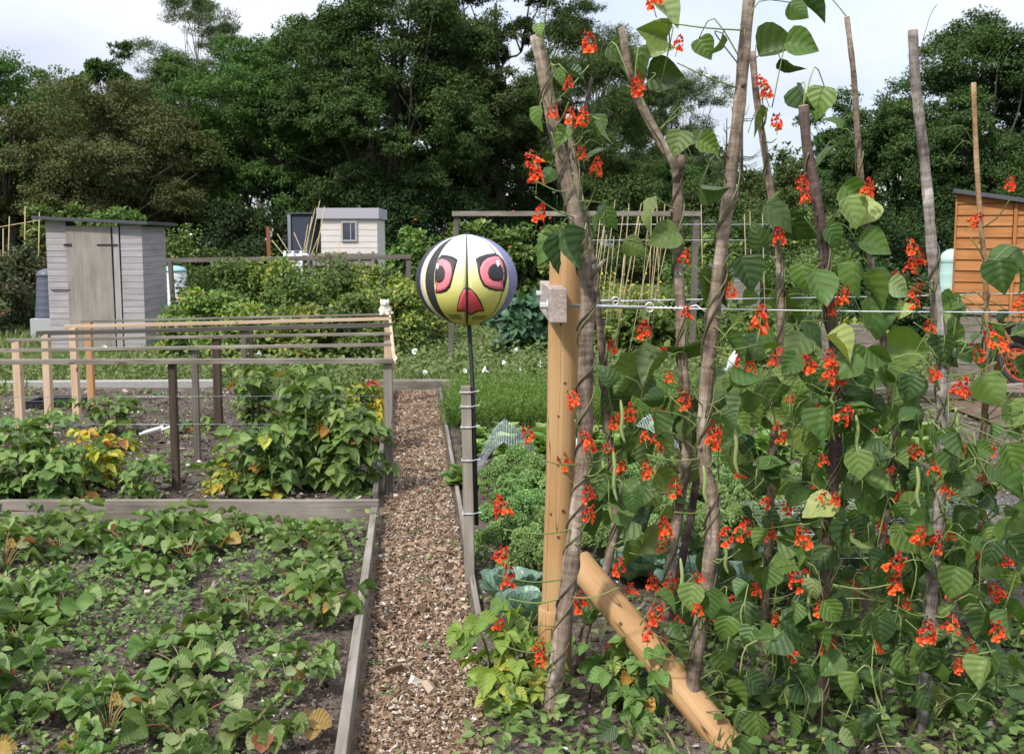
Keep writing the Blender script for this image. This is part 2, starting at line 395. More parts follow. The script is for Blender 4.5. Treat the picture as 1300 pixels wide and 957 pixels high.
M['felt'] = plain_mat('felt', (.075, .075, .085), .95, noise=.3, nscale=60, spec=.1)
M['fascia'] = plain_mat('fascia', (.34, .32, .36), .7, noise=.1)
M['glass_dark'] = plain_mat('glass_dark', (.045, .055, .075), .08, noise=.1, spec=.6, bump=0)
M['blue_dark'] = plain_mat('blue_dark', (.030, .038, .060), .55, noise=.2)
M['metal_grey'] = plain_mat('metal_grey', (.42, .44, .46), .32, .9, noise=.1)
M['zinc'] = plain_mat('zinc', (.60, .61, .62), .38, .75, noise=.12, nscale=200)
M['wire_white'] = plain_mat('wire_white', (.62, .63, .66), .4, .3, noise=.08, nscale=200)
M['iron_black'] = plain_mat('iron_black', (.016, .015, .016), .55, noise=.2)
M['plastic_black'] = plain_mat('plastic_black', (.025, .026, .030), .42, noise=.15)
M['plastic_slate'] = plain_mat('plastic_slate', (.085, .095, .125), .45, noise=.15)
M['plastic_white'] = plain_mat('plastic_white', (.66, .69, .74), .4, noise=.06)
M['plastic_teal'] = plain_mat('plastic_teal', (.26, .47, .47), .4, noise=.08)
M['plastic_mint'] = plain_mat('plastic_mint', (.36, .52, .48), .45, noise=.08)
M['ceramic'] = plain_mat('ceramic', (.66, .58, .50), .5, noise=.22, nscale=60)
M['stone_grey'] = plain_mat('stone_grey', (.30, .285, .27), .9, noise=.3, nscale=25)
M['concrete'] = plain_mat('concrete', (.34, .36, .36), .9, noise=.2, nscale=25)
M['rust'] = plain_mat('rust', (.20, .065, .03), .85, noise=.35, nscale=40)
M['red_paint'] = plain_mat('red_paint', (.42, .035, .03), .5, noise=.15)
M['rubber'] = plain_mat('rubber', (.02, .02, .021), .75, noise=.2)
M['cane'] = plain_mat('cane', (.44, .35, .19), .6, noise=.3, nscale=12)
M['trunk'] = bark_mat('trunk', [(0, (.02, .017, .013)), (.5, (.055, .047, .037)), (1, (.11, .095, .075))])
M['trunk_pale'] = bark_mat('trunk_pale', [(0, (.06, .05, .04)), (.5, (.14, .12, .10)), (1, (.24, .22, .19))])
M['pole'] = bark_mat('pole', [(0, (.05, .034, .026)), (.3, (.135, .096, .072)), (.55, (.205, .152, .115)), (.8, (.28, .215, .168)), (1, (.40, .33, .275))])
M['pole_dark'] = bark_mat('pole_dark', [(0, (.028, .017, .015)), (.5, (.075, .047, .04)), (1, (.135, .09, .08))])
M['pole_birch'] = bark_mat('pole_birch', [(0, (.06, .046, .042)), (.35, (.17, .14, .125)), (.7, (.28, .245, .225)), (1, (.50, .46, .43))])
M['pole_tan'] = bark_mat('pole_tan', [(0, (.16, .09, .045)), (.5, (.27, .165, .085)), (1, (.36, .24, .14))])
M['end_grain'] = plain_mat('end_grain', (.62, .47, .33), .8, noise=.2, nscale=120)
M['soil'] = soil_mat('soil', [(0, (.030, .021, .016)), (.5, (.105, .082, .066)), (1, (.235, .195, .165))])
M['soil_pale'] = soil_mat('soil_pale', [(0, (.06, .04, .027)), (.5, (.13, .09, .062)), (1, (.24, .18, .13))])
M['path_base'] = soil_mat('path_base', [(0, (.07, .047, .034)), (.5, (.19, .132, .098)), (1, (.34, .26, .20))], 9, 120)
M['ground'] = soil_mat('ground', [(0, (.025, .045, .012)), (.45, (.06, .09, .022)), (.8, (.10, .12, .035)), (1, (.16, .13, .06))], 1.3, 60)

def chip_mat():
    m, nt = new_mat('chips'); n = N(nt)
    s = n('SeparateXYZ', {0: gc_node(n)})
    c = n.ramp(s.outputs[2], [(0, (.055, .036, .023)), (.3, (.15, .096, .061)), (.6, (.255, .168, .108)), (.84, (.34, .25, .178)), (.96, (.44, .38, .32)), (1, (.60, .56, .50))])
    p = n('BsdfPrincipled', {'Base Color': c, 'Roughness': .85}); p.inputs['Specular IOR Level'].default_value = .2
    n.out(p.outputs[0]); return m
M['chips'] = chip_mat()
def clod_mat():
    m, nt = new_mat('clods'); n = N(nt)
    s = n('SeparateXYZ', {0: gc_node(n)})
    c = n.ramp(s.outputs[2], [(0, (.040, .028, .021)), (.6, (.13, .102, .083)), (.88, (.23, .195, .165)), (.93, (.34, .29, .24)), (1, (.6, .56, .5))])
    p = n('BsdfPrincipled', {'Base Color': c, 'Roughness': .95}); p.inputs['Specular IOR Level'].default_value = .1
    n.out(p.outputs[0]); return m
M['clods'] = clod_mat()
M['crossbar'] = wood_mat('crossbar', [(0, (.17, .13, .115)), (.45, (.33, .27, .24)), (.75, (.44, .38, .35)), (1, (.54, .49, .46))], .85, 90, 8, .5)
M['knot'] = plain_mat('knot', (.17, .085, .04), .7, noise=.4, nscale=150)
def net_mat():
    m, nt = new_mat('fine_net'); n = N(nt)
    uv = n('Mapping', {'Vector': gc_node(n), 'Scale': (1, 1, 1)}).outputs[0]
    s = n('SeparateXYZ', {0: uv})
    def thr(o):
        f = n.math('FRACT', n.math('MULTIPLY', o, 90.0)); return n.math('LESS_THAN', f, 0.085)
    k = n.math('MAXIMUM', thr(s.outputs[0]), thr(s.outputs[1]))
    d = n('BsdfDiffuse', {'Color': (.55, .63, .70, 1)}); t = n('BsdfTransparent')
    mx = n('MixShader', {0: k, 1: t.outputs[0], 2: d.outputs[0]}); n.out(mx.outputs[0]); return m
M['net'] = net_mat()

# ------------------------------------------------------------------ ground and setting
def sheet(name, pts, z, mat, sub=1, amp=0.0):
    pts = [np.asarray(p, float) for p in pts]
    mb = MB()
    a, b, c, d = [np.array([p[0], p[1]]) for p in pts]
    V = []; k = sub + 1
    for i in range(k):
        for j in range(k):
            s, t = i / sub, j / sub
            q = (a * (1 - s) + b * s) * (1 - t) + (d * (1 - s) + c * s) * t
            edge = min(s, 1 - s, t, 1 - t) > 1e-6
            V.append((q[0], q[1], z + (rng.uniform(-1, 1) * amp if edge else 0)))
    f = []
    for i in range(sub):
        for j in range(sub):
            e = i * k + j; f.append((e, e + k, e + k + 1, e + 1))
    mb.add(V, f, None, 0, True)
    o = mb.build(name, mat); return tag(o, kind='structure')
sheet('ground', [(-260, -20), (260, -20), (260, 420), (-260, 420)], 0.0, M['ground'])
# path corridor between the boards
def lerp(a, b, t): return np.asarray(a) * (1 - t) + np.asarray(b) * t
PL0, PL1 = G(455, 868), G(499, 496)        # path left edge near/far
PR0, PR1 = G(601, 775), G(557, 497)
def on_line(p, q, y):
    t = (y - p[1]) / (q[1] - p[1]); return p[0] + (q[0] - p[0]) * t
def pathL(y): return on_line(PL0, PL1, y)
def pathR(y): return on_line(PR0, PR1, y)
sheet('path', [(pathL(2.2), 2.2), (pathR(2.2), 2.2), (pathR(10.3), 10.3), (pathL(10.3), 10.3)], 0.012, M['path_base'], 40, .006)
sheet('strawberry_soil', [(-4.5, 2.2), (pathL(2.2) - .03, 2.2), (pathL(5.35) - .03, 5.35), (-4.5, 5.35)], 0.035, M['soil'], 50, .018)
sheet('cage_soil', [(-6.2, 5.45), (pathL(5.45) - .05, 5.45), (pathL(10.2) - .05, 10.2), (-6.2, 10.2)], 0.05, M['soil'], 50, .018)
sheet('plot_soil', [(pathR(2.2) - .015, 2.2), (6.5, 2.2), (6.5, 10.3), (pathR(10.3) - .015, 10.3)], 0.02, M['soil'], 60, .02)
sheet('bare_soil', [(4.0, 8.0), (9.5, 8.0), (9.5, 10.9), (4.0, 10.9)], 0.045, M['soil_pale'], 30, .015)

# ------------------------------------------------------------------ generic vegetation
def clumps(centers, n, sig, flat=0.7):
    c = np.asarray(centers); idx = rng.integers(0, len(c), n)
    sg = np.asarray(sig); sg = sg[idx] if sg.ndim else np.full(n, sg)
    off = rng.normal(size=(n, 3)); off = norm(off) * (rng.uniform(0, 1, (n, 1)) ** 0.45)
    return c[idx] + off * sg[:, None] * np.array([1, 1, flat]), off, idx

def tree(name, label, px, d, wid, top_y, bot_y, mat, n, leaf=0.2, lobes=26, lobe_r=0.24, airy=1.0, trunk_r=0.25, seed=0, tmat='trunk', tpl=QUAD, shape=1.0, sub=24, base_y=None, group='trees along the far edge of the allotments', lean=0.0):
    global rng
    keep = rng; rng = np.random.default_rng(seed + 100)
    x = X(px, d); zt = P(px, top_y, d)[2]; zb = max(P(px, bot_y, d)[2], 0.3)
    t = thing(name, label, 'tree', (x, d, 0), group)
    H = (zt - zb) / 2; cz = (zt + zb) / 2; W = wid / 2
    L = []
    while len(L) < lobes:
        u = rng.uniform(-1, 1, 3); r = np.linalg.norm(u)
        if r > 1 or r < .35: continue
        k = 1.0 - (shape - 1.0) * max(0, u[2])          # shape>1 narrows the top
        L.append((u[0] * W * .82 * max(k, .25), u[1] * W * .7 * max(k, .25), u[2] * H * .86))
    L = np.array(L); R = lobe_r * W * rng.uniform(.7, 1.35, lobes)
    C = np.array([x, d, cz])
    # sub-clumps on every lobe
    sc_c = []; sc_r = []
    for l, r in zip(L, R):
        dv = rand_dirs(sub, .25)
        q = l + dv * r * rng.uniform(.55, 1.1, (sub, 1)) * np.array([1, 1, .75])
        sc_c.append(q); sc_r.append(rng.uniform(.28, .56, sub) * r * airy)
    sc_c = np.concatenate(sc_c); sc_r = np.concatenate(sc_r)
    p, off, idx = clumps(sc_c, n, sc_r, .55)
    p = p + C
    p[:, 2] = np.maximum(p[:, 2], .15)
    outw = norm(p - C)
    nr = norm(off * .8 + outw * .5 + np.array([0, 0, .7]) + rng.normal(size=(n, 3)) * .45)
    dr = norm(rng.normal(size=(n, 3)) + outw * .6 + np.array([0, 0, -.35]))
    tint = np.clip(rng.normal(.45, .2, n) + (rng.uniform(-.18, .18, len(sc_c)))[idx], 0, 1)
    mb = MB().inst(tpl, p, frames(dr, nr), leaf * rng.uniform(.7, 1.35, n), tint)
    mb.build('crown', M[mat], t)
    tb = MB()
    bx = np.array([x, d, -.1]); top = C + np.array([lean, 0, H * .55])
    k = 9; ts = np.linspace(0, 1, k)
    pts = bx[None] * (1 - ts[:, None]) + top[None] * ts[:, None]
    pts[1:-1, :2] += rng.normal(size=(k - 2, 2)) * W * .03
    tb.tube(pts, trunk_r * (1 - .8 * ts), 9, wob=.08)
    for l in L[rng.permutation(lobes)[:min(lobes, 16)]]:
        s0 = rng.uniform(.25, .8); a = pts[int(s0 * (k - 1))]; e = C + l
        m1 = (a + e) / 2 + np.array([0, 0, -.1 * W]) + rng.normal(size=3) * .08 * W
        ln = smooth_line(np.array([a, (a + m1) / 2 + rng.normal(size=3) * .03 * W, m1, (m1 + e) / 2 + rng.normal(size=3) * .03 * W, e]), 3); tb.tube(ln, np.linspace(trunk_r * .38 * (1 - s0 * .6), .015, len(ln)), 5)
        for q in range(3):
            e2 = e + rand_dirs(1, .3)[0] * W * .28
            tb.tube([m1, (m1 + e2) / 2 + rng.normal(size=3) * .05 * W, e2], [trunk_r * .16, trunk_r * .1, .012], 4)
    tb.build('trunk', M[tmat], t)
    rng = keep
    return t

def shrub(name, label, cat, px, d, w, h, mat, n, leaf=.07, group=None, tpl=OV, seed=0, nstem=9, z0=0.0, depth=None, cl=26, upright=0.0, clr=.16, rough=.3, flowers=None):
    global rng
    keep = rng; rng = np.random.default_rng(seed + 500)
    x = X(px, d); t = thing(name, label, cat, (x, d, z0), group)
    dw = depth or w * .8
    c = np.zeros((cl, 3)); th = rng.uniform(0, 6.283, cl); rr = rng.uniform(0, 1, cl) ** .5
    hh = rng.uniform(.1, 1, cl)
    prof = np.sqrt(np.maximum(0.08, 1 - hh ** 2.2)) if not upright else (1 - .45 * hh * upright)
    c[:, 0] = x + np.cos(th) * rr * w / 2 * prof; c[:, 1] = d + np.sin(th) * rr * dw / 2 * prof; c[:, 2] = z0 + hh * h * .88
    p, off, idx = clumps(c, n, rng.uniform(.7, 1.4, cl) * clr * min(w, h * 1.4), .8)
    p[:, 2] = np.maximum(p[:, 2], z0 + .01)
    ow = norm(p - np.array([x, d, z0 + h * .3]))
    nr = norm(off * .6 + ow * .6 + np.array([0, -.1, .7]) + rng.normal(size=(n, 3)) * rough)
    dr = norm(rng.normal(size=(n, 3)) + ow * .8 + np.array([0, 0, -.3]))
    tint = np.clip(rng.normal(.45, .22, n) + rng.uniform(-.2, .2, cl)[idx], 0, 1)
    MB().inst(tpl, p, frames(dr, nr), leaf * rng.uniform(.6, 1.35, n), tint).build('foliage', M[mat], t)
    sb = MB()
    for i in range(nstem):
        e = c[rng.integers(cl)]
        b = np.array([x + rng.uniform(-.25, .25) * w, d + rng.uniform(-.25, .25) * dw, z0 - .03])
        sb.tube([b, (b * .5 + e * .5) + rng.normal(size=3) * .04 * w, e], [.011, .008, .004], 5)
    sb.build('stem', M['trunk_pale'], t)
    if flowers:
        fm, fn, fs = flowers
        k = fn; q = c[rng.integers(0, cl, k)] + rng.normal(size=(k, 3)) * .12 * w; q[:, 2] = np.clip(q[:, 2] + .1 * h, z0 + .1, z0 + h * 1.05)
        fb = MB(); 
        for a in range(5):
            ang = a * 1.2566 + rng.uniform(0, 6, k)
            fd = np.stack([np.cos(ang), np.sin(ang) * .6 - .1, np.sin(ang) * .6 + .4], -1)
            fb.inst(OV, q, frames(fd, np.tile(np.array([[0, -.7, .7]]), (k, 1))), np.full(k, fs), rng.uniform(0, 1, k))
        fb.build('flowers', M[fm], t)
    rng = keep
    return t

# ---- trees (px, distance, crown width, top y, bottom y)
tree('bushy_tree', 'mid green rounded tree at the far left edge', 5, 42, 8.0, 60, 310, 'tree_mid', 60000, .13, seed=1, lobes=34, lobe_r=.23)
tree('bushy_tree', 'rounded green tree between the left edge tree and the slender airy tree', 78, 46, 8.0, 72, 300, 'tree_mid', 60000, .14, seed=2, lobes=34, lobe_r=.23)
tree('slender_tree', 'slender dark tree with layered open crown rising against the sky', 142, 52, 4.4, 26, 240, 'tree_dark', 22000, .15, lobes=22, lobe_r=.27, airy=.9, trunk_r=.16, seed=3, lean=.2)
tree('hawthorn_tree', 'wide olive brown tree behind the grey shed', 150, 37, 9.0, 96, 310, 'tree_brown', 95000, .10, lobes=48, lobe_r=.2, seed=4, sub=34)
tree('hawthorn_tree', 'low olive brown tree at the left edge under taller trees', 15, 36, 6.5, 126, 310, 'tree_brown', 60000, .10, lobes=34, lobe_r=.22, seed=5)
tree('willow_tree', 'pale grey green sparse tree standing highest left of centre', 262, 56, 8.0, -14, 260, 'tree_pale', 80000, .19, lobes=36, lobe_r=.24, airy=.95, trunk_r=.14, seed=6, tmat='trunk_pale', tpl=NARROW)
tree('willow_tree', 'thin grey green tree beside the sparse tallest one', 335, 55, 6.0, -6, 240, 'tree_pale', 56000, .19, lobes=28, lobe_r=.26, airy=.95, trunk_r=.14, seed=26, tmat='trunk_pale', tpl=NARROW)
tree('ash_tree', 'bright green soft tree between the brown tree and the dark wood', 246, 43, 5.2, 60, 300, 'tree_bright', 62000, .11, lobes=30, lobe_r=.25, seed=7)
tree('ash_tree', 'deep green tree left of the huge central tree', 350, 40, 8.2, 10, 320, 'tree_mid', 110000, .115, lobes=48, lobe_r=.2, seed=8, sub=30)
tree('oak_tree', 'huge dark green tree with overhanging crown at the centre', 500, 38, 10.0, -70, 320, 'tree_dark', 170000, .115, lobes=70, lobe_r=.18, seed=9, sub=30, trunk_r=.35)
tree('oak_tree', 'dark tree with a visible trunk behind the round face', 630, 40, 8.0, -90, 320, 'tree_olive', 110000, .115, lobes=48, lobe_r=.2, seed=10, trunk_r=.3)
tree('willow_tree', 'olive willow with bare drooping branches behind the bean poles', 745, 39, 7.2, -30, 320, 'tree_olive', 95000, .14, lobes=44, lobe_r=.21, seed=11, tpl=NARROW, trunk_r=.22)
tree('willow_tree', 'small loose tree with sky showing through right of the willow', 850, 50, 6.4, 66, 300, 'tree_pale', 52000, .18, lobes=30, lobe_r=.25, airy=.95, seed=12, tpl=NARROW, trunk_r=.10)
tree('ash_tree', 'mid green tree filling the gap behind the brown tree and the dark wood', 205, 50, 8.0, 150, 320, 'tree_mid', 50000, .15, lobes=34, lobe_r=.23, seed=17)
tree('oak_tree', 'shaded tree in the second row behind the deep green tree', 425, 47, 9.0, 20, 330, 'tree_dark', 70000, .15, lobes=44, lobe_r=.21, seed=18)
tree('oak_tree', 'shaded tree in the second row behind the visible trunk', 575, 47, 9.0, -20, 330, 'tree_olive', 70000, .15, lobes=44, lobe_r=.21, seed=19)
tree('oak_tree', 'shaded tree in the second row behind the olive willow', 715, 48, 9.0, 20, 330, 'tree_dark', 60000, .15, lobes=40, lobe_r=.21, seed=20)
tree('ash_tree', 'low green tree below the loose tree right of the willow', 830, 44, 6.0, 190, 330, 'tree_mid', 40000, .13, lobes=28, lobe_r=.24, seed=21)
tree('ash_tree', 'low green tree between the dead trunks and the small dark tree', 985, 46, 6.5, 205, 330, 'tree_olive', 40000, .13, lobes=28, lobe_r=.24, seed=22)
tree('maple_tree', 'small dark tree between the two tallest bare pole tops', 1062, 58, 6.2, 95, 310, 'tree_dark', 50000, .15, lobes=32, lobe_r=.24, seed=13)
tree('oak_tree', 'big dark oak filling the right side behind the orange shed', 1225, 42, 10.4, 2, 320, 'tree_dark', 170000, .12, lobes=70, lobe_r=.18, seed=14, sub=30, trunk_r=.4, shape=1.35)
tree('oak_tree', 'dark spreading tree at the right edge next to the oak', 1335, 44, 8.0, 36, 320, 'tree_dark', 70000, .13, lobes=40, lobe_r=.22, seed=15)
tree('oak_tree', 'lower dark tree left of the big right oak', 1130, 44, 5.4, 128, 320, 'tree_dark', 60000, .12, lobes=30, lobe_r=.25, seed=16)
# dead bare trees
for i, (px, top, wdt, lb) in enumerate(((937, 118, .8, 'bare dead tree trunk with short side twigs against the sky'), (918, 150, .5, 'thinner bare dead tree left of the taller dead trunk'))):
    d = 52; x = X(px, d); t = thing('dead_tree', lb, 'tree', (x, d, 0), None)
    zt = P(px, top, d)[2]; tb = MB(); tb.tube([(x, d, -.1), (x + .05, d, zt * .5), (x, d, zt)], [.16, .10, .02], 7)
    for k in range(34):
        z = rng.uniform(zt * .35, zt * .97); a = rng.uniform(0, 6.28); L = (zt - z) * .22 + rng.uniform(.2, .7)
        e = np.array([x + math.cos(a) * L, d + math.sin(a) * L, z + rng.uniform(-.1, .5)])
        tb.tube([(x, d, z), ((x + e[0]) / 2, (d + e[1]) / 2, z + .02), e], [.03, .02, .008], 4)
    tb.build('trunk', M['trunk'], t)
# understorey shrubs below the trees
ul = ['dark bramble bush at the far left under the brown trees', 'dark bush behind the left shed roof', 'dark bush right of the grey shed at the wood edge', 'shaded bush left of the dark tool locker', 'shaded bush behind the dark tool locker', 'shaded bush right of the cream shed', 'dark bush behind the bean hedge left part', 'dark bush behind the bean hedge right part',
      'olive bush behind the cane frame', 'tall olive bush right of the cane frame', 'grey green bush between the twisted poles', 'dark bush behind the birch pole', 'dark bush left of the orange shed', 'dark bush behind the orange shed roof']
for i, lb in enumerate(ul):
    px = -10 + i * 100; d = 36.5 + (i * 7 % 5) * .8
    mt = 'tree_olive' if i in (8, 9, 10) else 'bush_dark'  # shade below the crowns is put into the leaf colour of the dark ones
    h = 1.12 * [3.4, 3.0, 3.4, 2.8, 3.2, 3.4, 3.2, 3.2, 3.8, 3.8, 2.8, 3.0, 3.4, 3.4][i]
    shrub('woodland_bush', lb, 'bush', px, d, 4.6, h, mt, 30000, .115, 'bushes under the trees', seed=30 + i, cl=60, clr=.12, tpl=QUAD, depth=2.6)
# far-off wood closing the horizon
def far_wood():
    n = 60000; c = np.zeros((260, 3)); c[:, 0] = rng.uniform(-62, 62, 260); c[:, 1] = rng.uniform(66, 76, 260); c[:, 2] = rng.uniform(.5, 7.5, 260)
    p, off, idx = clumps(c, n, rng.uniform(.9, 2.0, 260), .8); p[:, 2] = np.maximum(p[:, 2], .1)
    nr = norm(off + np.array([0, -.3, .7]) + rng.normal(size=(n, 3)) * .4); dr = rand_dirs(n, -.2)
    o = MB().inst(QUAD, p, frames(dr, nr), .42 * rng.uniform(.7, 1.3, n), np.clip(rng.normal(.4, .2, n), 0, 1)).build('far_wood', M['tree_dark'])
    tag(o, 'dark far-off wood seen between the trunks', 'wood', kind='stuff')
far_wood()

# ------------------------------------------------------------------ mid-distance bushes
cur = [(262, 13.0, 1.3, .95, 'bush_yellow', 'yellow green currant bush beside the white compost bin'),
       (318, 12.6, 1.2, .80, 'bush_yellow', 'low yellow leaved currant bush above the cage rails left of centre'),
       (380, 12.5, 1.2, .78, 'bush_yellow', 'yellow tinged currant bush behind the middle of the cage'),
       (445, 12.6, 1.2, .85, 'bush_green', 'green currant bush behind the pale cat ornament'),
       (500, 13.6, 1.2, .95, 'bush_yellow', 'yellow spotted bush against the right post of the rail'),
       (292, 15.6, 1.7, 1.36, 'bush_green', 'tall green bush under the left half of the rail'),
       (362, 15.6, 1.8, 1.34, 'bush_yellow', 'light green bush below the middle of the rail'),
       (420, 15.4, 1.7, 1.34, 'bush_green', 'dark green currant bush below the cream shed'),
       (478, 15.6, 1.5, 1.3, 'bush_yellow', 'light bush below the right end of the rail'),
       (374, 14.3, 1.1, 1.16, 'bush_green', 'rounded green currant bush below the low white crate'),
       (532, 14.6, 1.2, .95, 'bush_yellow', 'loose weedy bush right of the rail post'),
       (232, 18.5, 1.6, 1.95, 'bush_green', 'tall green bush with pale flowers behind the white compost bin'),
       (28, 17.5, 1.5, 1.55, 'bush_brown', 'brown seeded dark bush beside the grey shed'),
       (-25, 16.5, 1.6, 1.5, 'bush_brown', 'brown seeded bush cut off by the left edge'),
       (58, 19.5, 1.8, 1.3, 'bush_dark', 'dark low bush behind the slate compost bin')]
for i, (px, d, w, h, mt, lb) in enumerate(cur):
    shrub('currant_bush' if i < 11 else 'garden_bush', lb, 'bush', px, d, w, h, mt, 6500, .062, 'bushes behind the cage' if i < 11 else None, seed=60 + i, cl=34, clr=.15,
          flowers=('white_flower', 8, .03) if i == 11 else None)
hed = [(525, 19.0, 1.3, 1.95, 'leafy bean hedge left of the round face'), (590, 18.5, 1.3, 2.08, 'leafy bean hedge directly behind the round face'),
       (650, 18.5, 1.3, 2.02, 'leafy bean hedge right of the round face'), (712, 18.5, 1.2, 2.0, 'leafy bean hedge behind the pale timber post')]
for i, (px, d, w, h, lb) in enumerate(hed):
    shrub('bean_hedge', lb, 'hedge', px, d, w, h, 'bush_green', 5600, .10, 'tall bean hedge in the middle distance', seed=90 + i, upright=.5, cl=50, clr=.13, flowers=('flower_red', 14, .03))
mid = [(668, 13.6, 1.1, .75, 'bush_blue', 'blue green broad leaved plant right of the round face', .16),
       (715, 13.8, .9, .8, 'bush_blue', 'broad leaved plant behind the crossbar of the post', .16),
       (812, 13.0, 1.2, .62, 'bush_green', 'green vegetable plant below the leaning canes', .12),
       (862, 14.5, 1.3, .8, 'bush_green', 'leafy plant under the right post of the cane frame', .10),
       (905, 16.5, 1.4, 1.0, 'bush_green', 'bright green plant left of the slate compost bins', .10),
       (905, 21.0, 2.0, 1.9, 'bush_green', 'green bean row behind the slate compost bins', .10),
       (985, 20.0, 1.7, 1.3, 'bush_green', 'feathery green bush between the twisted poles', .07),
       (1048, 19.0, 1.6, 1.4, 'bush_green', 'feathery dull green bush left of the birch pole', .07),
       (1110, 18.0, 1.6, 1.2, 'bush_dark', 'dark plant left of the thick birch pole', .08),
       (1165, 16.0, 1.4, 1.0, 'bush_dark', 'dark leafy plant in front of the mint bin', .08),
       (950, 25.0, 2.2, 2.3, 'bush_dark', 'dark shrub above the slate compost bins', .09),
       (1020, 26.0, 2.6, 2.4, 'bush_green', 'green shrub in the gap below the small dark tree', .09),
       (1088, 12.5, 1.1, .55, 'bush_yellow', 'yellow green plant left of the plank bin', .07),
       (975, 12.0, 1.1, .42, 'bush_yellow', 'straw coloured weedy plant below the grey plank box', .07),
       (780, 17.5, 1.4, .95, 'bush_yellow', 'plant with yellow flowers under the cane frame', .07),
       (940, 13.6, 1.5, .72, 'bush_green', 'mixed green plant hiding the foot of the grey plank box', .07)]
for i, (px, d, w, h, mt, lb, lf) in enumerate(mid):
    shrub('vegetable_plant' if d < 17 else 'garden_bush', lb, 'plant' if d < 17 else 'bush', px, d, w, h, mt, 2600, lf, None, seed=110 + i, cl=28, clr=.17,
          flowers=('yellow_flower', 90, .028) if i == 14 else None)
# runner beans on canes behind the left shed
for i, (px, lb) in enumerate(((75, 'runner bean row above the left end of the shed roof'), (140, 'runner bean row above the middle of the shed roof'))):
    shrub('bean_hedge', lb, 'hedge', px, 18.5, 1.2, 2.38, 'bush_green', 5000, .10, 'bean rows behind the grey shed', seed=140 + i, upright=.4, cl=36, clr=.13)

# ------------------------------------------------------------------ grass and weeds (stuff)
def blades(name, label, regions, mat, hgt, tpl=BLADE, cat='grass'):
    mb = MB()
    for (x0, x1, y0, y1, n) in regions:
        p = np.stack([rng.uniform(x0, x1, n), rng.uniform(y0, y1, n), np.zeros(n)], -1)
        k = np.sin(p[:, 0] * 3.1 + 1) * np.sin(p[:, 1] * 2.3) + rng.normal(size=n) * .5
        p = p[k > -.55]; m = len(p); k = k[k > -.55]
        dr = norm(np.stack([rng.normal(size=m) * .4, rng.normal(size=m) * .4, np.ones(m)], -1))
        th = rng.uniform(0, 6.28, m); nr = np.stack([np.cos(th), np.sin(th), np.zeros(m)], -1)
        s = hgt * rng.uniform(.5, 1.4, m)
        mb.inst(tpl, p, frames(dr, nr), np.stack([s * 1.6, s, s], -1), np.clip(rng.normal(.45, .25, m) - .1 * k, 0, 1))
    return tag(mb.build(name, M[mat]), label, cat, kind='stuff')
blades('grass', 'rough green grass between the plots', [(-9, -.4, 10.5, 12.2, 12000), (-12, -6.7, 10.0, 17.5, 20000), (-6.2, -5.0, 8, 10.5, 4000), (-1.2, 5.5, 10.7, 16, 15000), (-11, -6.2, 6.2, 10.5, 9000), (2, 9, 13, 20, 9000), (-5.2, -3.0, 12, 14.1, 5000)], 'grass', .12)
def weeds(name, label, regions, mat, size, cat='weeds', zt=.1, zoff=.02):
    mb = MB()
    for (x0, x1, y0, y1, n) in regions:
        c = np.stack([rng.uniform(x0, x1, n), rng.uniform(y0, y1, n), np.full(n, zoff)], -1)
        m = n * 9; ci = np.repeat(np.arange(n), 9); th = rng.uniform(0, 6.28, m); r = rng.uniform(.0, 1, m) * size * rng.uniform(.8, 2.2, n)[ci]
        p = c[ci] + np.stack([np.cos(th) * r, np.sin(th) * r, rng.uniform(0, zt, m) * rng.uniform(.3, 1, n)[ci]], -1)
        dr = norm(np.stack([np.cos(th), np.sin(th), rng.uniform(-.2, .9, m)], -1)); nr = norm(np.array([0, -.2, 1]) + rng.normal(size=(m, 3)) * .4)
        mb.inst(OV, p, frames(dr, nr), size * rng.uniform(.6, 1.3, m), np.clip(rng.normal(.5, .2, m), 0, 1))
    return tag(mb.build(name, M[mat]), label, cat, kind='stuff')
weeds('verge_weeds', 'low weeds along the grass beyond the path', [(-1.6, 2.6, 10.75, 13.5, 900), (-6.5, -1.6, 10.6, 12.0, 450), (2.6, 6, 11, 14, 500), (-1.4, 1.4, 13.5, 17, 500)], 'weed', .055, zt=.26)
weeds('bed_weeds', 'small weeds between the strawberry plants', [(-2.6, pathL(4.2) - .12, 2.5, 5.2, 620)], 'weed', .026, zt=.05, zoff=.04)
weeds('cage_weeds', 'small weeds on the soil of the cage bed', [(-5.5, pathL(8) - .2, 5.6, 9.9, 330)], 'weed', .035, zt=.07, zoff=.05)
weeds('plot_weeds', 'seedlings and weeds on the vegetable plot soil', [(pathR(5) + .1, 5.5, 2.6, 9.8, 1100)], 'weed', .035, zt=.06)
weeds('bean_undergrowth', 'low leafy weeds covering the soil under the bean row', [(X(930, 2.9), 2.3, 2.45, 3.9, 330), (X(640, 3.2), X(760, 3.2), 2.6, 3.2, 25)], 'weed', .042, zt=.14)
blades('bean_grass', 'thin grass and stalks under the bean row', [(X(760, 2.9), 2.3, 2.45, 4.0, 1500)], 'grass', .08)
weeds('path_weeds', 'tiny weeds growing through the path', [(pathL(4) + .08, pathR(4) - .08, 2.6, 8, 26)], 'weed', .02, zt=.03, zoff=.02)
weeds('bed_seedlings', 'fine leaved green weeds thickening the gaps of the strawberry bed', [(-3.0, pathL(4.2) - .1, 2.5, 5.2, 420)], 'weed', .034, zt=.10, zoff=.04)
blades('bed_grass', 'thin grass and stalks among the strawberries', [(-3.0, pathL(4.2) - .1, 2.5, 5.2, 1800)], 'grass', .06)
blades('path_grass', 'dry grass wisps on the near end of the path', [(pathL(3.4) + .05, pathR(3.4) - .03, 2.5, 3.9, 500)], 'grass', .035)

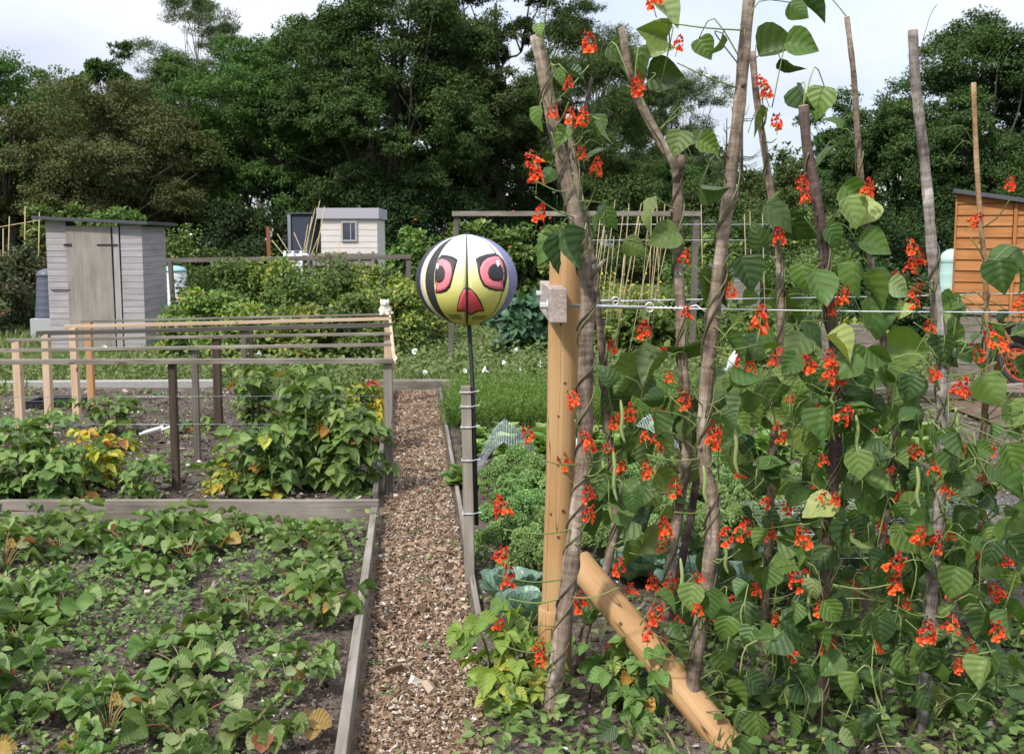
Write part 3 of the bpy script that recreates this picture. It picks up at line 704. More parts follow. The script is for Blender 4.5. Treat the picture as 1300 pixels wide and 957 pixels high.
# path chippings and soil clods
def chip_tpl():
    v = np.array([(-.5, -.3, -.12), (.45, -.36, -.12), (.5, .28, -.12), (-.42, .36, -.12), (-.4, -.22, .14), (.36, -.26, .2), (.38, .2, .12), (-.3, .26, .18)])
    f = np.array([(3, 2, 1, 0), (4, 5, 6, 7), (0, 1, 5, 4), (1, 2, 6, 5), (2, 3, 7, 6), (3, 0, 4, 7)])
    return v, [f], np.zeros((8, 3))
CH = chip_tpl()
def scatter(name, label, x0f, x1f, y0, y1, n, size, mat, z, cat, sq=.5, big=None):
    y = rng.uniform(y0 ** .5, y1 ** .5, n) ** 2; u = rng.uniform(0, 1, n); x = np.array([x0f(a) for a in y]) * (1 - u) + np.array([x1f(a) for a in y]) * u
    p = np.stack([x, y, np.full(n, z) + rng.uniform(0, .012, n)], -1)
    nr = norm(np.array([0, 0, 1]) + rng.normal(size=(n, 3)) * .35); dr = rand_dirs(n)
    s = size * np.exp(rng.normal(0, .45, n)); s = np.minimum(s, size * 3)
    S = np.stack([s, s * rng.uniform(.5, 1.1, n), s * rng.uniform(.4, 1, n) * sq * 2], -1)
    o = MB().inst(CH, p, frames(dr, nr), S, rng.uniform(0, 1, n)).build(name, M[mat])
    return tag(o, label, cat, kind='stuff')
scatter('path_chippings', 'brown wood chips and pale stones covering the path', lambda y: pathL(y) + .03, lambda y: pathR(y) - .02, 2.4, 10.2, 38000, .0122, 'chips', .014, 'path chippings')
scatter('path_stones', 'larger flints on the near half of the path', lambda y: pathL(y) + .04, lambda y: pathR(y) - .03, 2.6, 5.2, 260, .024, 'chips', .020, 'stones', .7)
scatter('soil_clods', 'soil crumbs and pale pebbles in the strawberry bed', lambda y: -.62 * y - .1, lambda y: pathL(y) - .05, 2.4, 5.3, 9000, .011, 'clods', .042, 'soil crumbs')
scatter('cage_clods', 'soil crumbs and stones in the cage bed', lambda y: -.62 * y, lambda y: pathL(y) - .1, 5.6, 10.1, 6500, .02, 'clods', .055, 'soil crumbs')
scatter('plot_clods', 'soil crumbs on the vegetable plot', lambda y: pathR(y) + .06, lambda y: .6 * y, 2.4, 10, 6500, .015, 'clods', .026, 'soil crumbs')

# ------------------------------------------------------------------ boards round the beds
def board(name, label, p0, p1, w, h, mat='grey_wood', group='boards edging the beds'):
    p0 = np.asarray(p0, float); p1 = np.asarray(p1, float)
    mb = MB(); k = 6; d = p1 - p0
    a0 = p0 + [0, 0, h / 2]; a1 = p1 + [0, 0, h / 2]
    mb.beam(a0, a1, w, h)
    o = mb.build(name, M[mat], origin=tuple(p0), bevel=.004); return tag(o, label, 'board', group)
yb = 5.40
board('bed_board', 'long weathered board between the strawberry bed and the fruit cage', (-5.2, yb, -.02), (pathL(yb) + .01, yb, -.02), .035, .15)
board('bed_board', 'grey board along the left side of the path beside the strawberries', (pathL(2.3) - .015, 2.3, -.02), (pathL(5.34) - .015, 5.34, -.02), .034, .125)
board('bed_board', 'narrow grey board left of the path beyond the corner post', (pathL(5.62) - .02, 5.62, -.02), (pathL(10.2) - .02, 10.2, -.02), .03, .14, 'grey_dark')
board('bed_board', 'thin pale edging along the right side of the path', (pathR(3.9) + .012, 3.9, -.02), (pathR(10.2) + .012, 10.2, -.02), .024, .075)
board('bed_board', 'low grey kerb board across the far end of the path', (-1.55, 10.42, -.02), (1.95, 10.46, -.02), .09, .12, 'grey_wood')
board('bed_board', 'grey plank on the ground behind the twisted poles', (2.0, 10.44, -.02), (4.1, 10.3, -.02), .10, .14, 'grey_wood')
board('bed_board', 'long stone grey edging at the back of the cage bed', (-5.6, 10.3, -.02), (-3.1, 10.42, -.02), .12, .12, 'stone_grey')

# ------------------------------------------------------------------ fruit cage of rails and posts
cage = thing('fruit_cage', 'open timber cage frame of thin horizontal rails on posts over the left bed', 'plant frame', (-3.2, 7.5, 0))
RZ = .836
rails = [((-60, 459.5), (499, 458), 'grey_wood', .030, .030), ((-60, 446), (497, 437.5), 'grey_wood', .022, .022), ((8, 432), (497, 423.5), 'grey_wood', .022, .022),
         ((46, 423), (499, 412.5), 'grey_dark', .026, .036), ((82, 415), (496, 404.5), 'pine_pale', .018, .030), ((102, 408), (496, 399), 'grey_wood', .018, .020)]
ends = []
for i, (a, b, mt, w, h) in enumerate(rails):
    p0 = G(a[0], a[1], RZ); p1 = G(b[0], b[1], RZ); ends.append((p0, p1))
    MB().beam(p0, p1, w, h).build('rail', M[mt], cage, bevel=.002)
def cage_post(p, mat, w, top=RZ, dw=None):
    MB().beam((p[0], p[1], -.05), (p[0], p[1], top), w, dw or w, up=(0, 1, 0)).build('post', M[mat], cage, bevel=.002)
for i, mt in ((2, 'pine_pale'), (3, 'pine_pale'), (4, 'pine_pale'), (5, 'pine_orange')):
    p = ends[i][0] + [.06, .03, 0]; cage_post(p, mt, .055, RZ - .012)
for i, mt, w in ((0, 'grey_wood', .05), (2, 'pine_pale', .055), (4, 'pine_pale', .055)):
    p = ends[i][1] + [-.035, .04, 0]; cage_post(p, mt, w, RZ - .013 if i else RZ + .0)
MB().beam((ends[0][1][0] - .002, ends[0][1][1] + .07, RZ - .03), (ends[5][1][0] - .01, ends[5][1][1], RZ - .03), .022, .045).build('side_rail', M['pine_pale'], cage)
for k, (px, rl, w, mt) in enumerate(((213, 0, .042, 'brown_post'), (243, 1, .04, 'grey_dark'), (271, 2, .055, 'brown_post'), (306, 3, .04, 'grey_dark'), (316, 4, .036, 'brown_post'))):
    p0, p1 = ends[rl]; 
    # walk the rail to the column
    t = min(np.linspace(0, 1, 400), key=lambda t: abs(650 + (p0 + (p1 - p0) * t)[0] / (p0 + (p1 - p0) * t)[1] * F * 1.0 - px))
    q = p0 + (p1 - p0) * t; cage_post(q + [0, .035, 0], mt, w, RZ - .018)
for z in (.45, .62):
    for e in ((0, 'x'),):
        MB().tube([ends[0][0] + [0, .02, z - RZ], ends[0][1] + [-.03, .02, z - RZ]], .0015, 4).build('wire', M['metal_grey'], cage)

# cat ornament on the back corner post
def cat_ornament():
    p = ends[4][1] + [-.055, .02, .028]; x, y, z = p
    t = thing('cat_ornament', 'small pale cat ornament sitting on the corner of the timber cage', 'ornament', (x, y, z))
    mb = MB()
    def ell(c, r, k=12):
        prof = [(math.sin(a) * 1.0, math.cos(a)) for a in np.linspace(math.pi, 0, 9)]
        V = []; f = []
        for (q, h) in prof:
            for j in range(k):
                a = 6.2832 * j / k; V.append((x + c[0] + q * r[0] * math.cos(a), y + c[1] + q * r[1] * math.sin(a), z + c[2] + h * r[2]))
        for i in range(8):
            for j in range(k): f.append((i * k + j, i * k + (j + 1) % k, (i + 1) * k + (j + 1) % k, (i + 1) * k + j))
        mb.add(V, f, None, 0, True)
    ell((0, .01, .045), (.062, .05, .05)); ell((0, 0, .075), (.045, .04, .045)); ell((0, -.015, .115), (.044, .036, .034))
    ell((-.03, -.035, .015), (.018, .025, .016)); ell((.03, -.035, .015), (.018, .025, .016)); ell((0, -.045, .105), (.016, .012, .011)); ell((.06, .03, .02), (.018, .04, .016))
    for s in (-1, 1): mb.tube([(x + s * .03, y - .012, z + .135), (x + s * .036, y - .012, z + .158)], [.014, .002], 8)
    body = mb.build('body', M['ceramic'], t)
    rm = body.modifiers.new('remesh', 'REMESH'); rm.mode = 'VOXEL'; rm.voxel_size = .0045; rm.use_smooth_shade = True
    for s in (-1, 1):
        e = MB(); e.lathe([(0.0005, -.005), (.006, -.002), (.006, .002), (.0005, .005)], (x + s * .017, y - .047, z + .12), 8, sy=.6); e.build('eye', M['iron_black'], t)
cat_ornament()

# ------------------------------------------------------------------ sheds
def shiplap(mb, x0, x1, y, z0, z1, bh, thick=.018, lap=.012, top=None, mat=0):
    """horizontal boards on a wall in plane y facing -y; top(x) gives the sloping top"""
    z = z0; i = 0
    while z < z1 - .005:
        zz = min(z + bh, z1)
        zl = zr = zz
        if top: zl = min(zz, top(x0)); zr = min(zz, top(x1))
        if zl <= z + .004 and zr <= z + .004: break
        zl = max(zl, z + .002); zr = max(zr, z + .002)
        w = rng.uniform(-.003, .003); w2 = rng.uniform(-.003, .003)
        V = [(x0, y - thick - lap, z + w), (x1, y - thick - lap, z + w2), (x1, y - thick * .6, zr), (x0, y - thick * .6, zl), (x0, y, z + w), (x1, y, z + w2), (x1, y, zr), (x0, y, zl)]
        off = rng.uniform(0, 20, 3)
        gc = [off + np.array([v[0], v[1], v[2]]) for v in V]
        mb.add(V, [(0, 1, 2, 3), (5, 4, 7, 6), (4, 5, 1, 0), (3, 2, 6, 7), (4, 0, 3, 7), (1, 5, 6, 2)], gc, mat)
        z += bh; i += 1
def left_shed():
    d = 14.1; x0 = X(62, d); x1 = X(183, d); dep = .95
    t = thing('garden_shed', 'small weathered grey wooden shed with a plain door and low sloping roof', 'shed', (x0, d, 0))
    zl = P(62, 280, d)[2]; zr = P(183, 286, d)[2]
    top = lambda x: zl + (zr - zl) * (x - x0) / (x1 - x0)
    dx0 = X(88, d); dx1 = X(146, d); dz1 = P(110, 286, d)[2] - .01
    mb = MB()
    shiplap(mb, x0, dx0 - .005, d, .02, 2.2, .088, .014, .0, top); shiplap(mb, dx1 + .11, x1, d, .02, 2.2, .088, .014, .0, top)
    mb.box((dx0 - .005, d - .008, dz1 + .005), (dx1 + .11, d - .002, zr - .005))
    mb.build('front_wall', M['shed_white'], t)
    # right side, with boards
    sb = MB()
    z = .02
    while z < zr - .02:
        z2 = min(z + .088, zr - .01)
        sb.beam((x1 - .012, d + .003, (z + z2) / 2), (x1 - .012, d + dep, (z + z2) / 2), .02 + rng.uniform(0, .004), z2 - z - .003); z += .088
    sb.build('side_wall', M['shed_white'], t)
    MB().box((x0, d + dep - .02, .02), (x1 - .03, d + dep, zr - .02)).box((x0, d + .02, .02), (x0 + .02, d + dep - .025, zl - .02)).build('back_wall', M['shed_white'], t)
    mb = MB(); n = 1
    mb.beam(((dx0 + dx1) / 2, d - .022, .03), ((dx0 + dx1) / 2 - .012, d - .022, dz1), .022, dx1 - dx0 - .01, up=(1, 0, 0)); door = mb.build('door', M['shed_door'], t, bevel=.003)
    MB().beam((dx1 + .055, d - .02, .03), (dx1 + .05, d - .02, dz1), .02, .085, up=(1, 0, 0)).build('door_frame', M['shed_white'], t, bevel=.003)
    hz = P(140, 311, d)[2]
    MB().box((X(127, d), d - .042, hz - .012), (X(153, d), d - .035, hz + .012)).build('hinge', M['iron_black'], door)
    MB().box((X(85, d), d - .042, hz - .018), (X(95, d), d - .030, hz + .018)).build('hasp', M['iron_black'], door)
    hz2 = P(140, 368, d)[2]
    MB().box((X(66, d), d - .036, hz2 - .008), (X(91, d), d - .028, hz2 + .008)).build('door_bolt', M['iron_black'], door)
    rb = MB(); ov = .13
    a = np.array([x0 - ov, 0, top(x0 - ov) + .03]); b = np.array([x1 + ov, 0, top(x1 + ov) + .03])
    rb.beam((a[0], d + dep / 2 - .02, a[2]), (b[0], d + dep / 2 - .02, b[2]), dep + .26, .045); rb.build('roof', M['felt'], t, bevel=.006)
left_shed()

def orange_shed():
    d = 12.0; x0 = X(1211, d); x1 = x0 + 1.75; dep = 1.4
    t = thing('garden_shed', 'orange brown overlapping board shed with a grey felt roof', 'shed', (x0, d, 0))
    zl = P(1211, 246, d)[2]; zr = zl - .30
    top = lambda x: zl + (zr - zl) * (x - x0) / (x1 - x0)
    xb = X(1276, d)
    mb = MB(); shiplap(mb, x0, xb - .02, d, .02, 2.6, .132, .018, .014, top); shiplap(mb, xb + .02, x1, d, .02, 2.6, .132, .018, .014, top)
    mb.build('front_wall', M['shed_orange'], t)
    MB().beam((xb, d - .03, .02), (xb + .01, d - .03, top(xb) - .01), .03, .038, up=(1, 0, 0)).build('batten', M['shed_orange'], t, bevel=.003)
    MB().beam((x0 - .012, d - .02, .02), (x0 - .012, d - .02, zl), .04, .02, up=(1, 0, 0)).build('corner_trim', M['shed_orange'], t)
    MB().box((x0, d + dep - .02, .02), (x1, d + dep, zr - .02)).box((x0 - .001, d + .01, .02), (x0 + .02, d + dep - .03, zl - .03)).box((x1 - .02, d + .01, .02), (x1, d + dep - .03, zr - .03)).build('side_wall', M['shed_orange'], t)
    MB().beam((x0 - .05, d + dep / 2 - .03, zl + .03), (x1 + .1, d + dep / 2 - .03, zr + .03 - .02), dep + .2, .05).build('roof', M['felt'], t, bevel=.006)
orange_shed()
for _o in bpy.data.objects:
    if _o.get('label', '').startswith('orange brown'): _o.rotation_euler = (0, 0, -.46)

def cream_shed():
    d = 25.0; x0 = X(409, d); x1 = X(480, d); dep = 1.5
    t = thing('cream_shed', 'small pale cream shed with one window and a grey fascia', 'shed', (x0, d, 0))
    zt = P(440, 277, d)[2]; zf = P(440, 264.5, d)[2]
    mb = MB(); shiplap(mb, x0, x1, d, .05, zt, .15, .012, .004)
    mb.box((x0, d + dep - .02, .02), (x1, d + dep, zt)).box((x0 + .001, d + .01, .02), (x0 + .02, d + dep - .03, zt - .01)).box((x1 - .02, d + .01, .02), (x1 - .001, d + dep - .03, zt - .01))
    mb.build('wall', M['shed_cream'], t)
    MB().box((x0 - .09, d - .10, zt - .02), (x1 + .06, d + dep + .05, zf)).build('roof', M['fascia'], t, bevel=.01)
    wx0, wx1 = X(437, d), X(452.5, d); wz1, wz0 = P(440, 283, d)[2], P(440, 304.5, d)[2]
    fr = MB()
    for lo, hi in (((wx0 - .04, d - .06, wz0 - .04), (wx0, d - .015, wz1 + .04)), ((wx1, d - .06, wz0 - .04), (wx1 + .04, d - .015, wz1 + .04)), ((wx0, d - .058, wz1), (wx1, d - .015, wz1 + .04)), ((wx0, d - .058, wz0 - .04), (wx1, d - .015, wz0)), (((wx0 + wx1) / 2 + .03, d - .05, wz0), ((wx0 + wx1) / 2 + .05, d - .03, wz1))): fr.box(lo, hi)
    w = fr.build('window', M['fascia'], t)
    MB().box((wx0, d - .035, wz0), (wx1, d - .025, wz1)).build('pane', M['glass_dark'], w)
    # dark tool locker beside it
    d2 = 25.4; a0, a1 = X(369, d2), X(397, d2); zt2 = P(380, 273, d2)[2]
    k = thing('tool_locker', 'tall narrow blue black locker left of the cream shed', 'locker', (a0, d2, 0))
    MB().box((a0, d2, .02), (a1, d2 + .9, zt2)).build('body', M['blue_dark'], k, bevel=.01)
    MB().box((a0 - .03, d2 - .06, .02), (a0 + .05, d2 - .005, zt2 + .02)).build('corner_post', M['metal_grey'], k, bevel=.004)
    MB().box((a0 + .07, d2 - .02, .1), (a1 - .03, d2 - .004, zt2 - .06)).build('door', M['blue_dark'], k, bevel=.004)
    MB().box((a0 - .06, d2 - .08, zt2 + .022), (a1 + .05, d2 + .95, zt2 + .06)).build('roof', M['felt'], k)
    # low white tub and dark planter crates in front
    d3 = 22.0
    def crate(px0, px1, y0, y1, d, mat, label, slat):
        x0, x1 = X(px0, d), X(px1, d); zt = P(0, y0, d)[2]; h = .42; z0 = 0.0
        c = thing('planter_crate', label, 'crate', (x0, d, z0))
        for z in np.arange(z0 + .06, zt, .16):
            MB().box((x0, d, z), (x1, d + .03, min(z + .11, zt))).box((x0, d + .6, z), (x1, d + .63, min(z + .11, zt))).build('slat', M[mat], c)
        mb = MB()
        for xx in (x0 + .03, x1 - .03, (x0 + x1) / 2):
            mb.box((xx - .03, d - .032, z0), (xx + .03, d - .003, zt + .01), axis=2)
        mb.build('corner_batten', M[mat], c)
        MB().box((x0 + .02, d + .035, z0), (x1 - .02, d + .595, zt - .1)).build('filling', M['soil'], c)
    crate(361, 385, 319, 327, d3, 'plastic_white', 'low white slatted crate in front of the dark locker', 1)
    crate(398, 436, 321, 330, d3, 'grey_wood', 'dark grey slatted crate in front of the cream shed', 1)
    crate(438, 476, 320, 330, d3 - .3, 'grey_wood', 'grey slatted crate below the cream shed window', 1)
cream_shed()

def cane(px0, y0, px1, y1, d, r=.006, label='', group='bean canes', d2=None, mat='cane'):
    p1 = P(px1, y1, d); p0 = P(px0, y0, d2 or d)
    if p1[2] > p0[2]: p0, p1 = p1, p0
    # run the foot on to the ground
    if p1[2] > 0.02 and p0[2] > p1[2] + .05:
        s = (p1[2] + .03) / (p0[2] - p1[2]); p1 = p1 + (p1 - p0) * min(s, 1.5)
    m = (p0 + p1) / 2 + rng.normal(size=3) * .008
    o = MB().tube([p1, m, p0], [r, r * .9, r * .7], 6).build('bean_cane', M[mat], origin=tuple(p1))
    return tag(o, label, 'cane', group)
for k, (a, b, c, e) in enumerate(((406, 255, 392, 320), (396, 275, 388, 322), (400, 265, 386, 322), (391, 285, 385, 322), (412, 262, 402, 320), (408, 292, 396, 322), (373, 295, 384, 320), (352, 297, 366, 320), (345, 305, 362, 326), (433, 284, 430, 322))):
    cane(a, b, c, e, 23.5, .011, 'thin straw coloured cane in the loose stack beside the cream shed', 'canes stacked by the cream shed')

# ------------------------------------------------------------------ compost bins
def bin_(px, d, y_top, wpx, body, lid, label, z0=0.0, name='compost_bin', taper=.78):
    x = X(px, d); zt = P(px, y_top, d)[2]; R = wpx / F * d / 2
    t = thing(name, label, 'compost bin', (x, d, z0)); h = zt - z0
    prof = [(R * .98, 0), (R, .02)]
    for k in range(7):
        f = k / 6; r = R * (1 - (1 - taper) * f); z = .05 + (h * .84 - .05) * f
        prof += [(r, z), (r * 1.012, z + .012), (r, z + .024)]
    MB().lathe(prof, (x, d, z0), 28).build('body', M[body], t)
    rl = R * taper * 1.06
    MB().lathe([(rl * .96, h * .845), (rl, h * .85), (rl, h * .89), (rl * .8, h * .95), (rl * .4, h * .99), (.002, h)], (x, d, z0), 28).build('lid', M[lid], t)
bin_(62, 16.2, 341, 34, 'plastic_slate', 'plastic_slate', 'slate grey compost bin half hidden behind the grey shed', .3)
tag(MB().box((X(38, 16), 15.95, 0), (X(74, 16), 16.6, .32)).build('stone_slab', M['concrete'], origin=(X(38, 16), 16, 0), bevel=.01), 'pale grey block under the slate compost bin', 'slab')
bin_(221, 17.9, 337, 40, 'plastic_white', 'plastic_teal', 'white compost bin with a pale turquoise lid beside the grey shed', .40)
tag(MB().box((X(202, 17.9), 17.6, 0), (X(240, 17.9), 18.2, .40)).build('wooden_plinth', M['grey_dark'], origin=(X(200, 17.9), 17.8, 0), bevel=.01), 'dark timber plinth under the white compost bin', 'plinth')
bin_(942, 15.5, 339, 46, 'plastic_slate', 'plastic_black', 'dark slate compost bin standing behind the grey plank box', .25)
bin_(903, 16.0, 336, 40, 'blue_dark', 'plastic_black', 'navy blue compost bin left of the slate bin', .1)
bin_(1206, 15.0, 316, 34, 'plastic_mint', 'plastic_mint', 'pale mint green bin left of the orange shed', .1)
def plank_box(x0, x1, d0, d1, h, label, nb, name='plank_box', mat='grey_wood', back=True):
    t = thing(name, label, 'plank box', (x0, d0, 0)); bh = h / nb
    for i in range(nb):
        z0 = i * bh + .003; z1 = (i + 1) * bh - .003; j = rng.uniform(-.015, .015)
        mb = MB().box((x0 + j, d0, z0), (x1 + j, d0 + .03, z1)).box((x0 + .03, d1 - .03, z0), (x1 - .03, d1, z1)).box((x0 + .001, d0 + .032, z0), (x0 + .03, d1 - .035, z1), axis=1).box((x1 - .031, d0 + .032, z0), (x1 - .001, d1 - .035, z1), axis=1)
        mb.build('plank', M[mat], t, bevel=.003)
    return t
plank_box(X(915, 14.6), X(962, 14.6), 14.5, 15.1, .98, 'grey plank box in front of the slate compost bins', 6)
plank_box(X(1212, 11.2), X(1256, 11.2), 11.0, 11.7, .74, 'weathered grey plank bin in front of the orange shed', 4)
tb = plank_box(X(1060, 11.6), X(1120, 11.6), 11.5, 12.1, .55, 'low weathered plank bin behind the bean leaves', 3)
# top cover of the right-hand plank bin
tag(MB().beam((X(1196, 11.2), 11.35, .775), (X(1275, 11.2), 11.35, .745), .75, .03).build('cover_board', M['grey_wood'], origin=(X(1205, 11.2), 11.3, .76), bevel=.004), 'split grey plank lid lying on the weathered bin', 'lid')
# heap of old planks
for i, (a, b, c, e, d, lb) in enumerate(((1085, 498, 1140, 520, 9.6, 'dark split plank lying in the scrap heap left of the birch pole'), (1130, 515, 1230, 498, 9.7, 'long old plank in the scrap heap under the plank bin'), (1150, 522, 1240, 512, 9.4, 'pale broken plank at the front of the scrap heap'),
                                    (1215, 500, 1300, 520, 9.8, 'dark charred plank in front of the wheelbarrow'), (1100, 508, 1180, 505, 9.9, 'grey plank at the back of the scrap heap'), (1250, 512, 1340, 498, 9.6, 'bent grey plank running out of the right edge'))):
    p, q = P(a, c if False else b, d), P(c, e, d)
    p[2] = .08 + .03 * (i % 3); q[2] = .10 + .03 * ((i + 1) % 3)
    tag(MB().beam(p, q, .09, .05).build('scrap_plank', M['grey_dark' if i % 2 == 0 else 'grey_wood'], origin=tuple(p), bevel=.004), lb, 'plank', 'old planks in the scrap heap')

def wheelbarrow():
    d = 10.3; c = P(1294, 452, d); r = 28 / F * d
    t = thing('wheelbarrow', 'old black wheelbarrow with a red spoked wheel at the right edge', 'wheelbarrow', (c[0], c[1], 0))
    w = MB(); R = .19; c = np.array([c[0], c[1], R + .09])
    ring = [c + np.array([math.cos(a) * R * .94, .12 * math.sin(a), math.sin(a) * R]) for a in np.linspace(0, 6.2832, 25)]
    wheel = w.tube(ring, .026, 8, cap=False).build('wheel', M['rubber'], t)
    s = MB()
    s.tube([c + np.array([math.cos(a) * R * .8, .12 * math.sin(a), math.sin(a) * R * .84]) for a in np.linspace(0, 6.2832, 25)], .012, 6, cap=False)
    for k in range(10):
        a = 6.2832 * k / 10; s.tube([c, c + np.array([math.cos(a) * R * .8, 0, math.sin(a) * R * .84])], .006, 5)
    s.tube([c - [0, .05, 0], c + [0, .05, 0]], .02, 8); s.build('rim', M['red_paint'], wheel)
    tr = MB(); x, y = c[0], c[1]
    # tray
    V = [(x + .12, y - .28, .42), (x + .85, y - .28, .42), (x + .85, y + .28, .42), (x + .12, y + .28, .42), (x - .05, y - .36, .70), (x + 1.0, y - .36, .66), (x + 1.0, y + .36, .66), (x - .05, y + .36, .70)]
    tr.add(V, [(3, 2, 1, 0), (0, 1, 5, 4), (1, 2, 6, 5), (2, 3, 7, 6), (3, 0, 4, 7)]); o = tr.build('tray', M['iron_black'], t)
    so = o.modifiers.new('thick', 'SOLIDIFY'); so.thickness = .008
    for sgn in (-1, 1):
        MB().tube([c + [0, sgn * .06, 0], (x + .3, y + sgn * .22, .38), (x + 1.5, y + sgn * .3, .62)], .018, 8).build('handle', M['iron_black'], t)
        MB().tube([(x + .75, y + sgn * .22, .42), (x + .85, y + sgn * .25, .0)], .016, 8).build('leg', M['iron_black'], t)
wheelbarrow()

# ------------------------------------------------------------------ post-and-rail, cane frame
def rail_fence():
    d = 17.0; t = thing('rail_fence', 'single grey rail on two slim posts crossing behind the currant bushes', 'fence', (X(360, d), d, 0))
    MB().beam(P(198, 331, d), P(522, 326, d), .035, .075).build('rail', M['grey_dark'], t, bevel=.004)
    MB().beam(P(216, 332, d - .05), np.append(P(222, 400, d - .05)[:2], 0), .07, .07, up=(0, 1, 0)).build('post', M['grey_dark'], t, bevel=.004)
    MB().beam(np.append(P(517, 326, d + .05)[:2], -.05), P(519, 324, d + .05), .085, .085, up=(0, 1, 0)).build('post', M['grey_dark'], t, bevel=.004)
rail_fence()
DF = 12.45
def cane_frame():
    d = DF; t = thing('cane_frame', 'wide grey timber goal frame with strings behind the round face and bean poles', 'plant frame', (X(730, d), d, 0))
    MB().beam(P(574, 271.5, d), P(889, 271.5, d), .045, .06).build('top_rail', M['grey_wood'], t, bevel=.004)
    MB().beam(np.append(P(571, 465, d)[:2], -.05), P(580, 274, d + .05) - [0, 0, .01], .065, .065, up=(0, 1, 0)).build('post', M['grey_dark'], t, bevel=.004)
    MB().beam(np.append(P(878, 465, d)[:2], -.05), P(884, 274, d + .05) - [0, 0, .01], .07, .07, up=(0, 1, 0)).build('post', M['grey_dark'], t, bevel=.004)
    for y in (285, 305): MB().tube([P(750, y, d - .04), P(1000, y, d - .04)], .003, 5).build('string', M['wire_white'], t)
cane_frame()
for k in range(20):
    px = 752 + k * 4.6 + rng.uniform(-3, 3); lean = rng.uniform(-26, 6)
    cane(px + rng.uniform(6, 14), 262 + rng.uniform(-10, 40), px + lean * .5, 395, DF + .15 + rng.uniform(0, .5), .0055, 'thin pale cane leaning against the goal frame behind the beans', 'canes leaning on the goal frame')
for k, (px, y, lb) in enumerate(((865, 250, 'tall upright cane left of the frame post'), (890, 255, 'tall upright cane right of the frame post'), (945, 272, 'short cane above the slate compost bin'), (952, 268, 'second short cane above the slate compost bin'), (968, 272, 'cane beside the twisted pole'), (834, 262, 'upright cane among the leaning ones'))):
    cane(px, y, px + 4, 420, 14.5, .006, lb, 'single canes in the middle distance')
for k, (px, y, lb) in enumerate(((12, 275, 'bean cane nearest the left edge'), (32, 262, 'tall bean cane left of the shed'), (50, 270, 'bean cane close to the shed wall'), (4, 290, 'short bean cane cut off at the left edge'))):
    cane(px, y, px - 2, 400, 18.0, .011, lb, 'canes beside the grey shed')
tag(MB().tube([P(-10, 290, 18.02), P(60, 278, 18.02)], .008, 5).build('bean_cane', M['cane'], origin=tuple(P(20, 285, 18.02))), 'horizontal cane tied across the uprights left of the shed', 'cane', 'canes beside the grey shed')
tag(MB().beam(P(342, 300, 20) * [1, 1, 0], P(340, 288, 20), .07, .03, up=(0, 1, 0)).build('rusty_stake', M['rust'], origin=tuple(P(342, 300, 20) * [1, 1, 0])), 'rusty red stake leaning left of the dark locker', 'stake')

